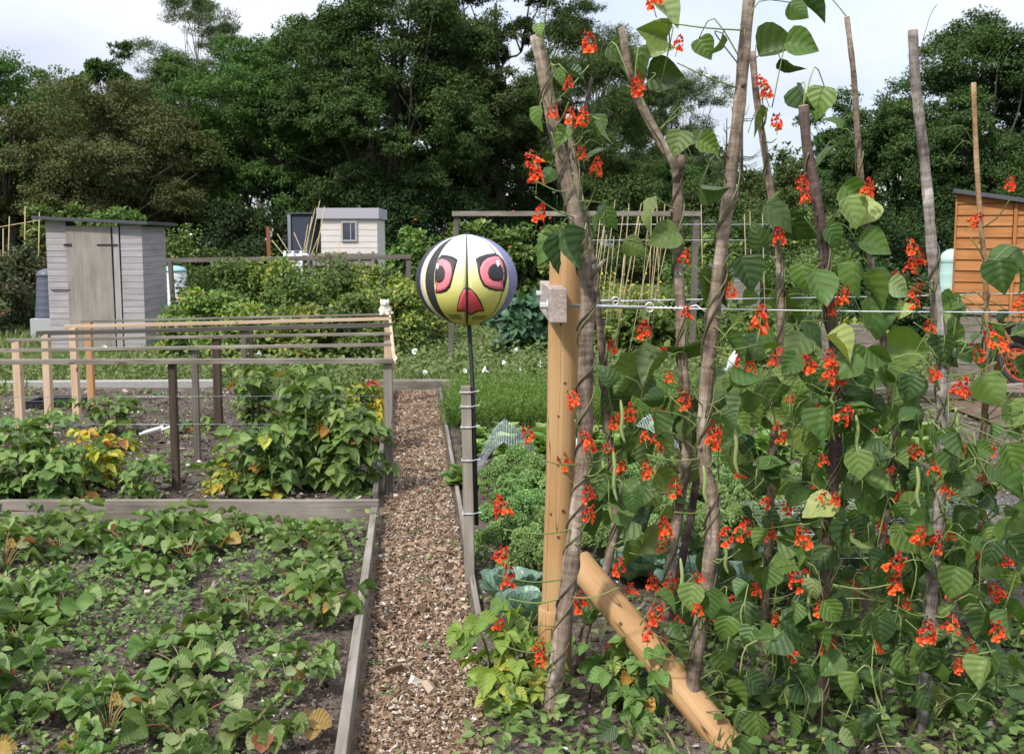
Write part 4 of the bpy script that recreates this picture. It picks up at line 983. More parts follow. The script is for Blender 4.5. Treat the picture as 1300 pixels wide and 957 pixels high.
# ------------------------------------------------------------------ round face spinner
def spinner():
    d = 4.50; C = P(592.5, 355.5, d); R = 65.0 / F * d; SZ = .885
    foot = G(597, 742)
    st = thing('wooden_stake', 'slim grey timber stake beside the path carrying the black spinner pole', 'stake', (foot[0], foot[1], 0))
    a = P(593, 486, d); a[1] = foot[1]
    body = MB().beam((foot[0], foot[1], -.1), a, .045, .045, up=(0, 1, 0)).build('shaft', M['grey_wood'], st, bevel=.002)
    for y in (497, 515, 541, 583, 650):
        z = P(590, y, foot[1])[2]; f = z / a[2]; cx = foot[0] + (a[0] - foot[0]) * f
        MB().tube([(cx - .025, foot[1] - .028, z), (cx + .025, foot[1] - .03, z + .001), (cx + .043, foot[1] - .02, z + .003), (cx + .025, foot[1] + .026, z), (cx - .025, foot[1] + .026, z), (cx - .026, foot[1] - .027, z)], .0022, 6).build('wire_tie', M['wire_white'], st)
        tl = MB().tube([(cx + .04, foot[1] - .022, z + .003), (cx + .06, foot[1] - .03, z + .008)], .002, 5).build('wire_tail', M['wire_white'], st)
    t = thing('wind_spinner', 'round wind spinner painted with a staring pink eyed yellow face', 'wind spinner', (C[0], foot[1], 0))
    MB().tube([(foot[0] + .030, foot[1] - .004, .28), (a[0] + .030, foot[1] - .004, a[2]), (C[0] + .010, C[1], C[2] - R * SZ), (C[0] + .006, C[1], C[2] + R * SZ + .01)], .0105, 8).build('pole', M['iron_black'], t)
    def pt(lon, lat, k=1.0):
        return C + R * k * np.array([math.sin(lon) * math.cos(lat), -math.cos(lon) * math.cos(lat), math.sin(lat) * SZ])
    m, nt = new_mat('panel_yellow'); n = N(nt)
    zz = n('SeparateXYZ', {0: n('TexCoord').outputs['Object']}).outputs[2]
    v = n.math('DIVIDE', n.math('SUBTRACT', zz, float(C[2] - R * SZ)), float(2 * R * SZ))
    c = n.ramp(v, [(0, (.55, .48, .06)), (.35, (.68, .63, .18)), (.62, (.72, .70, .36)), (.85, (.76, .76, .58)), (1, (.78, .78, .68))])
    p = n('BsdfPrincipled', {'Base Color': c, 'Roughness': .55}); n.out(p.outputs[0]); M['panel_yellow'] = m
    M['panel_black'] = plain_mat('panel_black', (.030, .028, .034), .6, noise=.1); M['panel_lilac'] = plain_mat('panel_lilac', (.20, .19, .34), .55, noise=.06)
    M['panel_pale'] = plain_mat('panel_pale', (.52, .48, .58), .55, noise=.05)
    M['panel_pink'] = plain_mat('panel_pink', (.78, .20, .24), .5, noise=.04); M['panel_red'] = plain_mat('panel_red', (.62, .075, .09), .5, noise=.06); M['panel_white'] = plain_mat('panel_white', (.82, .82, .82), .5, noise=.02)
    rad = math.radians
    def panel(l0, l1, k0, k1, mat, name='panel', la0=-89, la1=89):
        mb = MB(); V = []; nx, ny = 8, 22
        for i in range(ny + 1):
            la = rad(la0 + (la1 - la0) * i / ny)
            for j in range(nx + 1):
                f = j / nx; lo = rad(l0 + (l1 - l0) * f); k = k0 + (k1 - k0) * f
                V.append(pt(lo, la, k))
        f = [(i * (nx + 1) + j, i * (nx + 1) + j + 1, (i + 1) * (nx + 1) + j + 1, (i + 1) * (nx + 1) + j) for i in range(ny) for j in range(nx)]
        mb.add(V, f, None, 0, True)
        o = mb.build(name, M[mat], t); s = o.modifiers.new('thick', 'SOLIDIFY'); s.thickness = .0025; s.offset = -1
        return o
    # gores round the ball, each tucked behind its neighbour's edge
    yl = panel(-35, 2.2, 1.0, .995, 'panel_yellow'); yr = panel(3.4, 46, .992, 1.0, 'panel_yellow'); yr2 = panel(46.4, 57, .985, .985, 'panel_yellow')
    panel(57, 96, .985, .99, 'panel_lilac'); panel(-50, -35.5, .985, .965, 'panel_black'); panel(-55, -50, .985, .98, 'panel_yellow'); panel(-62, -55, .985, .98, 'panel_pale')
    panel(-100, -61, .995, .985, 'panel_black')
    for q, (l0, l1) in enumerate(((97, 132), (133, 168), (169, 204), (205, 232), (233, 260))): panel(l0, l1, .99, .96, 'panel_lilac' if q % 2 else 'panel_black')
    panel(2.0, 3.6, 1.006, 1.006, 'panel_black', 'seam'); panel(-36.4, -35, 1.002, 1.0, 'panel_black', 'seam'); panel(45.4, 46.6, 1.002, 1.002, 'panel_black', 'seam')
    def ll(px, py):          # face paint given in picture coordinates, put on the ball as longitude and latitude
        sx = (px - 592.5) / 65.0; sz = -(py - 355.5) / (65.0 * SZ); sz = max(-.98, min(.98, sz)); la = math.asin(sz)
        return math.asin(max(-.999, min(.999, sx / math.cos(la)))), la
    def paint(poly, mat, k, name, par, rings=5):
        q = np.array([ll(*p) for p in poly]); c = q.mean(0); mb = MB()
        V = [pt(c[0], c[1], k)]; m = len(q)
        for r in range(1, rings + 1):
            for e in q: w = c + (e - c) * r / rings; V.append(pt(w[0], w[1], k))
        f = [(0, 1 + j, 1 + (j + 1) % m) for j in range(m)]
        for r in range(rings - 1):
            for j in range(m): a0 = 1 + r * m + j; a1 = 1 + r * m + (j + 1) % m; f.append((a0, a0 + m, a1 + m, a1))
        mb.add(V, f, None, 0, True); o = mb.build(name, M[mat], par if par else t, origin=ORI[t.name]); s = o.modifiers.new('thick', 'SOLIDIFY'); s.thickness = .0006; s.offset = 1; return o
    Z = lambda pts: [(500 + x / 5.98, 280 + y / 5.98) for x, y in pts]
    eR = paint(Z([(632, 288), (660, 270), (710, 254), (770, 247), (800, 262), (835, 300), (856, 350), (862, 400), (855, 455), (838, 524), (780, 520), (730, 505), (690, 480), (665, 430), (652, 380), (645, 330)]), 'panel_black', 1.004, 'eye', None)
    paint(Z([(668, 350), (685, 310), (720, 282), (770, 270), (800, 275), (825, 310), (838, 370), (838, 430), (832, 512), (780, 510), (735, 495), (700, 470), (680, 430), (668, 390)]), 'panel_pink', 1.0065, 'iris', eR)
    paint(Z([(718, 385), (728, 350), (750, 328), (780, 320), (808, 328), (826, 360), (832, 400), (826, 438), (800, 450), (760, 445), (732, 425)]), 'panel_black', 1.009, 'pupil', eR)
    paint(Z([(782, 300), (800, 298), (808, 330), (790, 350), (784, 330)]), 'panel_white', 1.0115, 'glint', eR, 2)
    eL = paint(Z([(504, 292), (470, 272), (430, 262), (385, 258), (362, 285), (348, 330), (340, 380), (336, 440), (342, 536), (380, 534), (420, 520), (450, 490), (465, 440), (475, 400), (488, 350)]), 'panel_black', 1.004, 'eye', None)
    paint(Z([(462, 350), (450, 318), (425, 298), (390, 288), (365, 295), (352, 350), (346, 440), (346, 528), (385, 522), (420, 505), (445, 470), (460, 420), (465, 385)]), 'panel_pink', 1.0065, 'iris', eL)
    paint(Z([(416, 390), (408, 355), (388, 335), (366, 338), (352, 370), (347, 410), (350, 452), (372, 460), (395, 450), (410, 425)]), 'panel_black', 1.009, 'pupil', eL)
    paint(Z([(352, 318), (366, 330), (368, 350), (356, 368), (350, 345)]), 'panel_white', 1.0115, 'glint', eL, 2)
    bk = paint(Z([(548, 494), (600, 498), (640, 540), (668, 590), (694, 668), (650, 668), (592, 698), (560, 664), (494, 670), (500, 620), (515, 560)]), 'panel_black', 1.0145, 'beak', None)
    paint(Z([(550, 506), (600, 508), (632, 548), (658, 595), (682, 658), (645, 658), (592, 684), (562, 654), (502, 660), (508, 620), (522, 565)]), 'panel_red', 1.0175, 'beak_patch', bk)
    pa = panel(1.2, 4.2, 1.02, 1.02, 'panel_black', 'seam', -76, -4)
    # two little blocks of unreadable small print
    pb = MB()
    for (x0, y0, w) in ((415, 698, 100), (440, 708, 85), (425, 718, 95), (440, 730, 90), (605, 708, 108), (603, 720, 104), (603, 733, 96)):
        V = [pt(*ll(500 + xx / 5.98, 280 + yy / 5.98), 1.004) for xx, yy in ((x0, y0 + 3), (x0 + w / 2, y0 + 3), (x0 + w, y0 + 3), (x0 + w, y0 - 3), (x0 + w / 2, y0 - 3), (x0, y0 - 3))]
        pb.add(V, [(0, 1, 4, 5), (1, 2, 3, 4)])
    M['print_grey'] = plain_mat('print_grey', (.16, .15, .05), .6); pb.build('small_print', M['print_grey'], t)
spinner()

# ------------------------------------------------------------------ end post, brace, crossbar, wires
def end_post():
    dp = 3.38; b = P(705, 868, dp); tp = P(719, 296, dp)
    dirv = (tp - b) / (tp[2] - b[2]); base = b + dirv * (-.08 - b[2])
    t = thing('end_post', 'thick new pale timber post with a diagonal brace and a bolted crossbar', 'post', (base[0], base[1], 0))
    ts = np.linspace(0, 1, 14); pts = base[None] * (1 - ts[:, None]) + tp[None] * ts[:, None]
    mb = MB().tube(pts, .0525 + .002 * np.sin(ts * 9), 28); mb.build('post_shaft', M['pine'], t, bevel=.003)
    # the thicker shoulder left near the foot
    f0 = P(698, 768, dp); k = MB(); 
    zt = P(690, 770, dp)[2]
    k.tube([base + np.array([-.012, -.006, 0]), base + dirv * (zt + .08) + np.array([-.012, -.006, 0])], [.055, .0545], 28); k.build('shoulder', M['pine'], t, bevel=.003)
    q0 = P(733, 712, dp - .03); q1 = P(857, 864, 3.05); dv = (q1 - q0); q2 = q0 + dv * ((q0[2] + .22) / (q0[2] - q1[2]))
    ts = np.linspace(0, 1, 10); MB().tube(q0[None] * (1 - ts[:, None]) + q2[None] * ts[:, None] , .050, 26).build('brace', M['pine'], t, bevel=.003)
    w = .054; xn = (698 - 650) / F * 3.1
    zc = 1.352
    for (kx, ky, kr, on) in ((717, 486, .0062, 0), (708.5, 528, .005, 0), (715, 648, .0085, 0), (699, 653, .006, 0), (708.5, 681, .007, 0), (712, 412, .006, 0), (708, 590, .004, 0), (788, 794, .008, 1), (806, 790, .0062, 1), (752, 754, .006, 1), (768, 752, .005, 1)):
        if on == 0:
            ax = base + dirv * (P(kx, ky, dp)[2] - base[2]); rr_ = .0535
        else:
            f_ = (P(kx, ky, 3.2)[2] - q0[2]) / dv[2]; ax = q0 + dv * f_; rr_ = .0500
        kk = P(kx, ky, ax[1] - rr_ * .9); dx = kk[0] - ax[0]; dz = (kk[2] - ax[2]) if on else 0
        h_ = min(.85, math.hypot(dx, dz) / rr_); nn = norm(np.array([dx, -rr_ * math.sqrt(1 - h_ * h_), dz])); c_ = np.array([kk[0], ax[1], kk[2]]) * [1, 1, 1]; c_[1] = ax[1] - rr_ * math.sqrt(1 - h_ * h_)
        MB().tube([c_ - nn * .004, c_ + nn * .0012], [kr * .8, kr * .75], 12).tube([c_ + nn * .0012, c_ + nn * .0018], [kr * .4, kr * .35], 8, mat=1).build('knot', [M['knot'], M['iron_black']], t)
    cb = MB().beam((xn + w / 2, 3.10, zc), (xn + w / 2 - .012, 3.80, zc - .004), w, .108).build('crossbar', M['crossbar'], t, bevel=.003)
    for (d, y) in ((3.22, 388), (3.68, 373)):
        z = P(690, y, d)[2]
        MB().tube([(xn - .028, d, z), (xn + .002, d, z)], .011, 6, smooth=False).tube([(xn - .006, d, z), (xn + .001, d, z)], .02, 16).build('bolt', M['zinc'], cb)
end_post()
def wire(label, pts, eye, rod):
    p = np.array(pts)
    t = thing('tension_wire', label, 'wire', tuple(p[0]), 'wires along the bean row')
    MB().tube(p, .0021, 6).build('strand', M['wire_white'], t)
    r = MB().tube([p[0], p[0] + (p[1] - p[0]) * rod], .0058, 8).build('tension_rod', M['zinc'], t)
    e = p[0] + (p[1] - p[0]) * rod
    MB().tube([e + np.array([.013 * (1 - math.cos(a)), 0, .015 * math.sin(a)]) for a in np.linspace(0, 6.28, 17)], .0035, 6, cap=False).build('eye_ring', M['zinc'], r)
    tw = [e + np.array([.03 + .004 * k, .003 * math.cos(k * 1.6), .003 * math.sin(k * 1.6)]) for k in range(26)]
    MB().tube(tw, .0016, 5).build('twist', M['wire_white'], t)
    tl = e + np.array([.13, 0, 0]); MB().tube([tl, tl + [.03, -.01, .008], tl + [.07, -.02, -.02]], .0024, 5).build('loose_end', M['wire_white'], t)
wire('near galvanised wire with a thick tension rod along the front of the bean row', [P(722, 388, 3.2), P(900, 392.5, 3.16), P(1100, 395.5, 3.1), P(1330, 397, 3.0)], 0, .55)
wire('far galvanised wire with an eye bolt behind the bean poles', [P(735, 383, 3.7), P(900, 380, 3.76), P(1100, 377, 3.9), P(1330, 372, 4.0)], 0, .25)

# ------------------------------------------------------------------ bean poles and beans
POLES = [  # name-label, depth, material, width px, polyline
 ('thick crooked pole crossing in front of the timber post', 3.05, 'pole', 22, [(681, 46), (690, 90), (701, 150), (713, 205), (723, 245), (738, 310), (745, 365), (744, 430), (743, 500), (742, 560), (737, 620), (728, 690), (716, 780), (704, 868)]),
 ('thin pale pole just behind the thick crooked pole', 3.42, 'pole', 11, [(722, 146), (726, 185), (731, 225), (745, 290), (760, 400), (768, 500), (777, 600), (782, 660), (768, 730), (744, 800), (730, 868)]),
 ('forked grey pole second from the timber post', 3.30, 'pole', 15, [(806, 118), (820, 145), (840, 182), (858, 213), (860, 260), (860, 310), (863, 380), (866, 450), (872, 540), (866, 620), (853, 700), (845, 790), (838, 868)]),
 ('tall stout pole leaning out of the top of the picture', 3.0, 'pole', 20, [(953, -20), (945, 60), (939, 130), (932, 190), (922, 270), (912, 350), (904, 420), (896, 500), (893, 560), (896, 600), (904, 640), (905, 680), (897, 740), (888, 800), (880, 868)]),
 ('slim pole behind the tall stout pole', 3.75, 'pole', 11, [(955, 66), (960, 120), (969, 180), (977, 235), (988, 310), (991, 390), (990, 450), (984, 520), (978, 640), (972, 760)]),
 ('dark purplish brown pole wrapped in leaves', 3.02, 'pole_dark', 17, [(1020, 135), (1025, 190), (1034, 235), (1042, 290), (1050, 360), (1060, 440), (1063, 520), (1057, 620), (1050, 700), (1046, 780), (1043, 868)]),
 ('thin bare topped pole against the sky', 3.72, 'pole', 9, [(1075, 22), (1080, 62), (1084, 98), (1088, 160), (1093, 225), (1104, 320), (1120, 430), (1136, 540), (1132, 610), (1118, 690), (1098, 770)]),
 ('silvery birch pole with a sawn top', 3.0, 'pole_birch', 16, [(1159, 39), (1161, 90), (1166, 140), (1172, 190), (1178, 250), (1183, 320), (1189, 390), (1195, 460), (1197, 530), (1196, 600), (1188, 690), (1181, 780), (1174, 868)]),
 ('thin tan pole in front of the orange shed', 3.72, 'pole_tan', 8, [(1236, 106), (1239, 190), (1244, 270), (1251, 350), (1252, 430), (1249, 540), (1246, 640), (1242, 720), (1240, 790)]),
 ('short dark pole low down right of the timber post', 3.55, 'pole_dark', 13, [(886, 590), (878, 650), (868, 700), (857, 760), (850, 830)]),
]
BEANS = []
for (lb, d, mt, w, line) in POLES:
    pts = np.array([P(a, b, d) for a, b in line])
    if pts[-1][2] > .0:
        v = pts[-1] - pts[-3]; v[0] *= .6; v = v / abs(v[2]); pts = np.vstack([pts, pts[-1] + v * (pts[-1][2] + .05)])
    s = smooth_line(pts, 4)
    r = w / F * d / 2 * .90; rr = r * (np.linspace(.82, 1.12, len(s))) * (1 + .05 * np.sin(np.arange(len(s)) * 1.7))
    t = thing('bean_pole', lb, 'pole', tuple(np.append(s[-1][:2], 0)), 'rough poles of the bean row')
    mb = MB().tube(s, rr, 12, wob=.025)
    for k in range(4):                     # stubs of cut twigs
        i = rng.integers(3, len(s) - 4); a = rng.uniform(0, 6.28); e = np.array([math.cos(a), math.sin(a), .5])
        mb.tube([s[i], s[i] + e * r * 1.5], [r * .42, r * .3], 7)
    if lb.startswith('forked'): 
        a = P(858, 213, d); mb.tube([P(859, 232, d), P(865, 205, d), P(867, 197, d)], [r, r * .85, r * .7], 10)
    if lb.startswith('thick'):
        mb.tube([P(748, 352, d - .01), P(758, 342, d - .02), P(768, 329, d - .03)], [r * .5, r * .34, r * .22], 8)
    sh = mb.build('shaft', M[mt], t)
    tp = s[0]; tv = norm(s[0] - s[1]); 
    MB().tube([tp, tp + tv * .002], rr[0] * .96, 12).build('sawn_top', M['end_grain'], t)
    BEANS.append(dict(label=lb, d=d, s=s, r=r, line=np.array(line), leaves=[], flowers=[]))
# forked pole's separate stub
stub = [P(789, 35, 3.3), P(793, 58, 3.3), P(797, 84, 3.3), P(808, 122, 3.3)]
tag(MB().tube(stub, [.011, .013, .013, .011], 10, wob=.05).build('bean_pole', M['pole'], origin=tuple(stub[-1])), 'short stub of pole beside the top of the forked pole', 'pole', 'rough poles of the bean row')

LEAVES = [(848, 16, 44), (828, 42, 40), (806, 82, 46), (846, 96, 46), (787, 66, 34), (841, 66, 34), (895, 62, 30), (916, 56, 28), (948, 36, 18), (990, 62, 52), (1019, 58, 42), (1015, 12, 30), (1034, 14, 40), (1000, 86, 30), (1024, 124, 38), (1040, 128, 40), (1062, 154, 26), (1048, 198, 44), (964, 158, 42), (732, 97, 22), (712, 96, 22), (681, 148, 28), (768, 168, 34), (757, 160, 30), (755, 196, 32), (694, 222, 24), (702, 206, 26), (712, 172, 26), (820, 268, 44), (842, 302, 44), (806, 312, 30), (757, 272, 38), (736, 316, 52), (714, 322, 50), (696, 310, 44), (772, 278, 30), (992, 272, 48), (1012, 292, 46), (908, 238, 36), (861, 182, 36), (882, 178, 34), (900, 186, 30), (742, 272, 34), (1086, 248, 40), (1082, 270, 42), (1096, 268, 42), (1060, 300, 30), (1112, 312, 44), (950, 348, 46), (902, 364, 46), (922, 368, 44), (962, 300, 34), (1038, 368, 50), (1000, 382, 44), (1020, 352, 36), (1110, 372, 54), (1080, 352, 42), (1106, 402, 58), (1152, 442, 58), (1276, 326, 48), (1272, 352, 44), (1296, 356, 34), (1260, 432, 42), (1262, 496, 48), (1292, 532, 52), (1066, 442, 44), (1100, 476, 58), (1072, 462, 44), (1132, 474, 46), (830, 470, 52), (796, 470, 44), (872, 446, 44), (820, 492, 40), (790, 500, 36), (780, 512, 30), (1010, 440, 44), (1035, 420, 42), (1046, 540, 44), (1018, 560, 40), (940, 440, 42), (955, 520, 46), (980, 500, 40), (760, 590, 52), (806, 566, 50), (840, 572, 48), (870, 590, 44), (850, 610, 40), (750, 660, 44), (790, 668, 44), (818, 660, 42), (828, 690, 40), (800, 730, 44), (770, 700, 34), (905, 770, 44), (925, 790, 48), (940, 580, 44), (960, 612, 42), (990, 610, 40), (1040, 640, 44), (1015, 620, 36), (1130, 580, 50), (1160, 610, 46), (1110, 640, 44), (1090, 590, 40), (1240, 640, 44), (1280, 620, 50), (1296, 660, 44), (1215, 660, 40), (1070, 680, 40), (1000, 680, 40), (1210, 740, 44), (1250, 790, 48), (1280, 820, 44), (1140, 790, 44), (1180, 840, 40), (1100, 820, 40), (1010, 800, 44), (960, 830, 50), (990, 840, 44), (920, 840, 40), (1050, 760, 40), (870, 830, 40), (1120, 730, 38), (1160, 720, 40)]
FLOW = [(830, 8), (860, 62), (748, 65), (722, 112), (723, 160), (740, 158), (812, 120), (756, 222), (740, 204), (683, 280), (680, 232), (700, 150), (680, 212), (986, 162), (974, 125), (968, 108), (1018, 238), (1022, 258), (990, 310), (930, 376), (867, 332), (871, 404), (816, 426), (778, 446), (1068, 386), (1056, 402), (1161, 376), (1155, 346), (1160, 322), (1138, 360), (1165, 336), (1100, 246), (1282, 240), (1232, 286), (1246, 456), (1256, 576), (730, 516), (790, 598), (780, 544), (866, 518), (824, 606), (640, 655), (632, 714), (646, 744), (748, 632), (750, 572), (940, 606), (970, 592), (984, 546), (1000, 648), (990, 562), (1050, 486), (1066, 536), (1030, 470), (944, 462), (952, 472), (1046, 588), (1164, 580), (1216, 580), (1200, 626), (1184, 696), (1236, 706), (1280, 716), (1210, 756), (1096, 726), (1076, 756), (1040, 780), (960, 756), (930, 776), (986, 792), (920, 690), (846, 750), (776, 840), (630, 800), (866, 792), (1060, 640), (1120, 672), (1056, 832), (1096, 852), (1122, 852), (1176, 810), (1232, 830), (970, 640), (1150, 770), (1190, 482), (1216, 502), (1180, 422), (1130, 690), (1164, 690), (684, 828), (838, 700), (1020, 690), (1270, 760), (905, 566), (1246, 620), (1290, 600), (890, 740), (1140, 640), (1012, 745), (1200, 800)]
def nearest_bean(px, py):
    best = None
    for b in BEANS[:9]:
        ln = b['line']; ys = ln[:, 1]; x = np.interp(py, ys, ln[:, 0]); pen = max(0, ys[0] - py) * 1.2
        s = abs(px - x) + pen
        if best is None or s < best[0]: best = (s, b)
    return best[1]
for (a, b, s) in LEAVES:
    k = nearest_bean(a, b); dd = k['d'] + rng.uniform(-.16, .06); k['leaves'].append((P(a, b, dd), s / F * dd * 1.0, 1))
for (a, b) in FLOW:
    k = nearest_bean(a, b); dd = k['d'] + rng.uniform(-.2, -.02); k['flowers'].append(P(a, b, dd))
# leaves filling the row lower down, thicker to the right
dens = [6, 6, 9, 9, 17, 23, 25, 26, 26]
for b, nn in zip(BEANS[:9], dens):
    s = b['s']; zmax = 1.12 if b['line'][0][0] < 900 else 1.30
    cand = s[(s[:, 2] > .03) & (s[:, 2] < zmax)]
    for k in range(nn):
        q = cand[rng.integers(len(cand))]; a = rng.uniform(0, 6.28); r = rng.uniform(.05, .26)
        c = q + np.array([math.cos(a) * r * (1.2 if b['line'][0][0] > 900 else .8), math.sin(a) * r * .7, rng.uniform(-.08, .08)])
        if c[0] / c[1] < X(745, 1): continue
        for j in range(3): b['leaves'].append((c + rng.normal(size=3) * np.array([.045, .03, .04]), rng.uniform(.055, .098), 0))
    for k in range(13):
        q = s[np.argmin(np.abs(s[:, 2] - .1))]; c = q + np.array([rng.normal(0, .22), rng.normal(0, .16) - .05, rng.uniform(-.06, .40)])
        if c[0] / c[1] < X(885, 1) and not (c[0] / c[1] > X(745, 1) and rng.uniform() < .12): continue
        for j in range(3): b['leaves'].append((c + rng.normal(size=3) * np.array([.05, .04, .035]), rng.uniform(.055, .092), 0))
    for k in range(8):
        q = cand[rng.integers(len(cand))]; b['flowers'].append(q + np.array([rng.uniform(-.2, .2), -rng.uniform(.04, .2), rng.uniform(-.1, .1)]))

def truss_mesh(seed):
    r = np.random.default_rng(seed); mb = MB(); L = .060 * r.uniform(.85, 1.2)
    axis = np.array([[0, 0, -.04], [.003, 0, 0], [0, .002, L * .6], [.004, 0, L]])
    mb.tube(axis, [.0018, .0016, .0013, .0009], 5, mat=1)
    n = r.integers(9, 14)
    for i in range(n):
        f = i / (n - 1); a = i * 2.4 + r.uniform(-.3, .3); z = f * L * 1.02
        rad = .018 * (1 - .5 * f) * r.uniform(.8, 1.3); c = np.array([math.cos(a) * rad, math.sin(a) * rad, z])
        mb.tube([(0, 0, z - .004), c], [.0009, .0008], 4, mat=1)
        o = np.array([math.cos(a), math.sin(a), .2]); o /= np.linalg.norm(o); sd = np.cross(o, [0, 0, 1])
        sz = .0138 * (1.15 - .55 * f) * r.uniform(.85, 1.2); tn = np.clip(.82 - .75 * f + r.uniform(-.3, .3), 0, 1)
        dirs = np.array([o * .3 + [0, 0, 1.0], o * .5 + sd * .8 - [0, 0, .35], o * .5 - sd * .8 - [0, 0, .35], o + [0, 0, -.1]]); nrs = np.array([o, o + [0, 0, .3], o + [0, 0, .3], [0, 0, 1.]])
        mb.inst(PETAL, np.repeat(c[None], 4, 0), frames(dirs, nrs), np.array([1.1, 1.2, 1.2, .9]) * sz, np.array([tn, tn + .15, tn + .1, tn - .25]).clip(0, 1), 0, True)
    return mb
PETAL = leaf_tpl([(0, .12), (.25, .36), (.5, .46), (.75, .42), (.93, .24), (1, .06)], 5, .35, .15, 0, .0, 1)
TRUSS = []
for sdd in range(6):
    o = truss_mesh(sdd + 3).build('flower_truss', [M['flower_red'], M['stem_green']]); TRUSS.append(o.data); bpy.data.objects.remove(o)
cam_dir = norm(np.array([-.25, -.8, .55]))
for bi, b in enumerate(BEANS[:9]):
    s = b['s']; base = s[-1]
    t = thing('runner_bean', 'runner bean climbing the ' + b['label'].split(' crossing')[0].split(' in front')[0].split(' leaning out')[0].replace('just behind', 'behind'), 'climbing plant', (base[0], base[1], 0), 'runner beans on the poles')
    ztop = s[0][2] + .0
    # twining stems
    for q in range(2):
        ph = rng.uniform(0, 6.28); zs = s[::-1]; zs = zs[zs[:, 2] > -.02]
        lim = rng.uniform(.75, 1.0) if bi not in (6, 7, 8) else rng.uniform(.6, .72)
        zs = zs[:max(6, int(len(zs) * lim))]
        arc = np.concatenate([[0], np.cumsum(np.linalg.norm(np.diff(zs, axis=0), axis=1))])
        tt = np.arange(0, arc[-1], .012); cx = np.stack([np.interp(tt, arc, zs[:, i]) for i in range(3)], -1)
        an = ph + tt * 6.283 / rng.uniform(.20, .34) + .9 * np.sin(tt * rng.uniform(5, 9)); rr = b['r'] * 1.10 + .0022
        hel = cx + np.stack([np.cos(an) * rr, np.sin(an) * rr, np.zeros(len(an))], -1)
        MB().tube(hel, .0024 if q else .0030, 6).build('vine', M['vine_brown'] if q == 0 else M['vine_green'], t)
    st = MB()
    ba, bb = np.array([X(738, 3.3), .92]), np.array([X(905, 3.0), .02])      # the brace stands clear of the foliage: few leaves grow right in front of it
    def clear(c):
        f = np.clip((c[0] - ba[0]) / (bb[0] - ba[0]), 0, 1); zb = .53 * (1 - f)
        return not (ba[0] - .02 < c[0] < bb[0] + .02 and c[1] < 3.45 and -.13 < c[2] - zb < .16)
    LP = [l for l in b['leaves'] if clear(l[0])]; n = len(LP)
    pos = np.array([l[0] for l in LP]); size = np.array([l[1] for l in LP]); hand = np.array([l[2] for l in LP])
    # leaf faces: mostly to the light and the open side of the row
    nr = norm(cam_dir + rng.normal(size=(n, 3)) * np.where(hand[:, None] > 0, .6, .95)); 
    roll = rng.normal(0, 1.0, n)
    dn = np.stack([np.sin(roll), -.25 * np.ones(n), -np.cos(roll)], -1)
    Rm = frames(dn, nr)
    org = pos - Rm[:, :, 1] * size[:, None] * .5
    tint = np.clip(rng.normal(.36, .28, n), 0, .985)
    lm = MB(); ti = rng.integers(0, 6, n)
    for k in range(6):
        m_ = ti == k; lm.inst(BEAN[k], org[m_], Rm[m_], size[m_], tint[m_], 0, True)
    # petioles run back to the pole a little lower
    for i in range(n):
        o = org[i]; zz = max(.02, o[2] - rng.uniform(-.01, .10)); a = np.array([np.interp(zz, s[::-1, 2], s[::-1, k]) for k in range(3)])
        if np.linalg.norm(a - o) > .20: a = np.array([o[0] + rng.normal(0, .05), o[1] + .04 + rng.normal(0, .04), max(.02, o[2] - rng.uniform(.10, .22))])
        m1 = (a + o) / 2 + np.array([0, -.015, .03 + .12 * np.linalg.norm(a - o)]) + rng.normal(size=3) * .022
        st.tube(smooth_line(np.array([a, m1, o]), 3), np.linspace(.0024, .0016, 7), 5)
        st.GC[-1][:, 2] = rng.uniform(0, 1)
    lm.build('foliage', M['bean_leaf'], t)
    for p in b['flowers']:
        zz = p[2] - rng.uniform(.05, .14); j = np.argmin(np.abs(s[:, 2] - zz)); a = s[j]
        e = p + np.array([0, 0, -.04]); m1 = (a + e) / 2 + np.array([0, -.02, -.01])
        st.tube(smooth_line(np.array([a, m1, e]), 4), np.linspace(.0028, .0018, 9), 5); st.GC[-1][:, 2] = rng.uniform(.3, 1)
        f = bpy.data.objects.new('flower_truss', TRUSS[rng.integers(6)]); COL.objects.link(f); f.parent = t
        f.location = p - np.array([base[0], base[1], 0]); f.rotation_euler = (rng.normal(0, .3), rng.normal(0, .3), rng.uniform(0, 6.28)); sc_ = rng.uniform(.52, .95); f.scale = (sc_,) * 3
    for k in range(2 + bi % 2):
        j = np.argmin(np.abs(s[:, 2] - rng.uniform(.35, 1.1))); a = s[j] + np.array([rng.normal(0, .08), -rng.uniform(.05, .14), 0]); L_ = rng.uniform(.09, .17)
        MB().tube(smooth_line(np.array([a, a + [.006, -.004, -L_ * .35], a + [.004, 0, -L_ * .7], a + [.016, 0, -L_]]), 3), [.002, .0045, .0058, .0055, .0060, .0056, .0058, .0050, .0042, .0012], 7).build('bean_pod', M['stem_green'], t)
    # trailing tendrils
    for k in range(3):
        j = rng.integers(2, len(s) - 3); a = s[j]; v = rng.normal(size=3) * [.1, .06, .08]
        st.tube(smooth_line(np.array([a, a + v * .5 + [0, -.02, .05], a + v]), 4), .0015, 4); st.GC[-1][:, 2] = .4
    st.build('leaf_stalks', M['stem_green'], t)
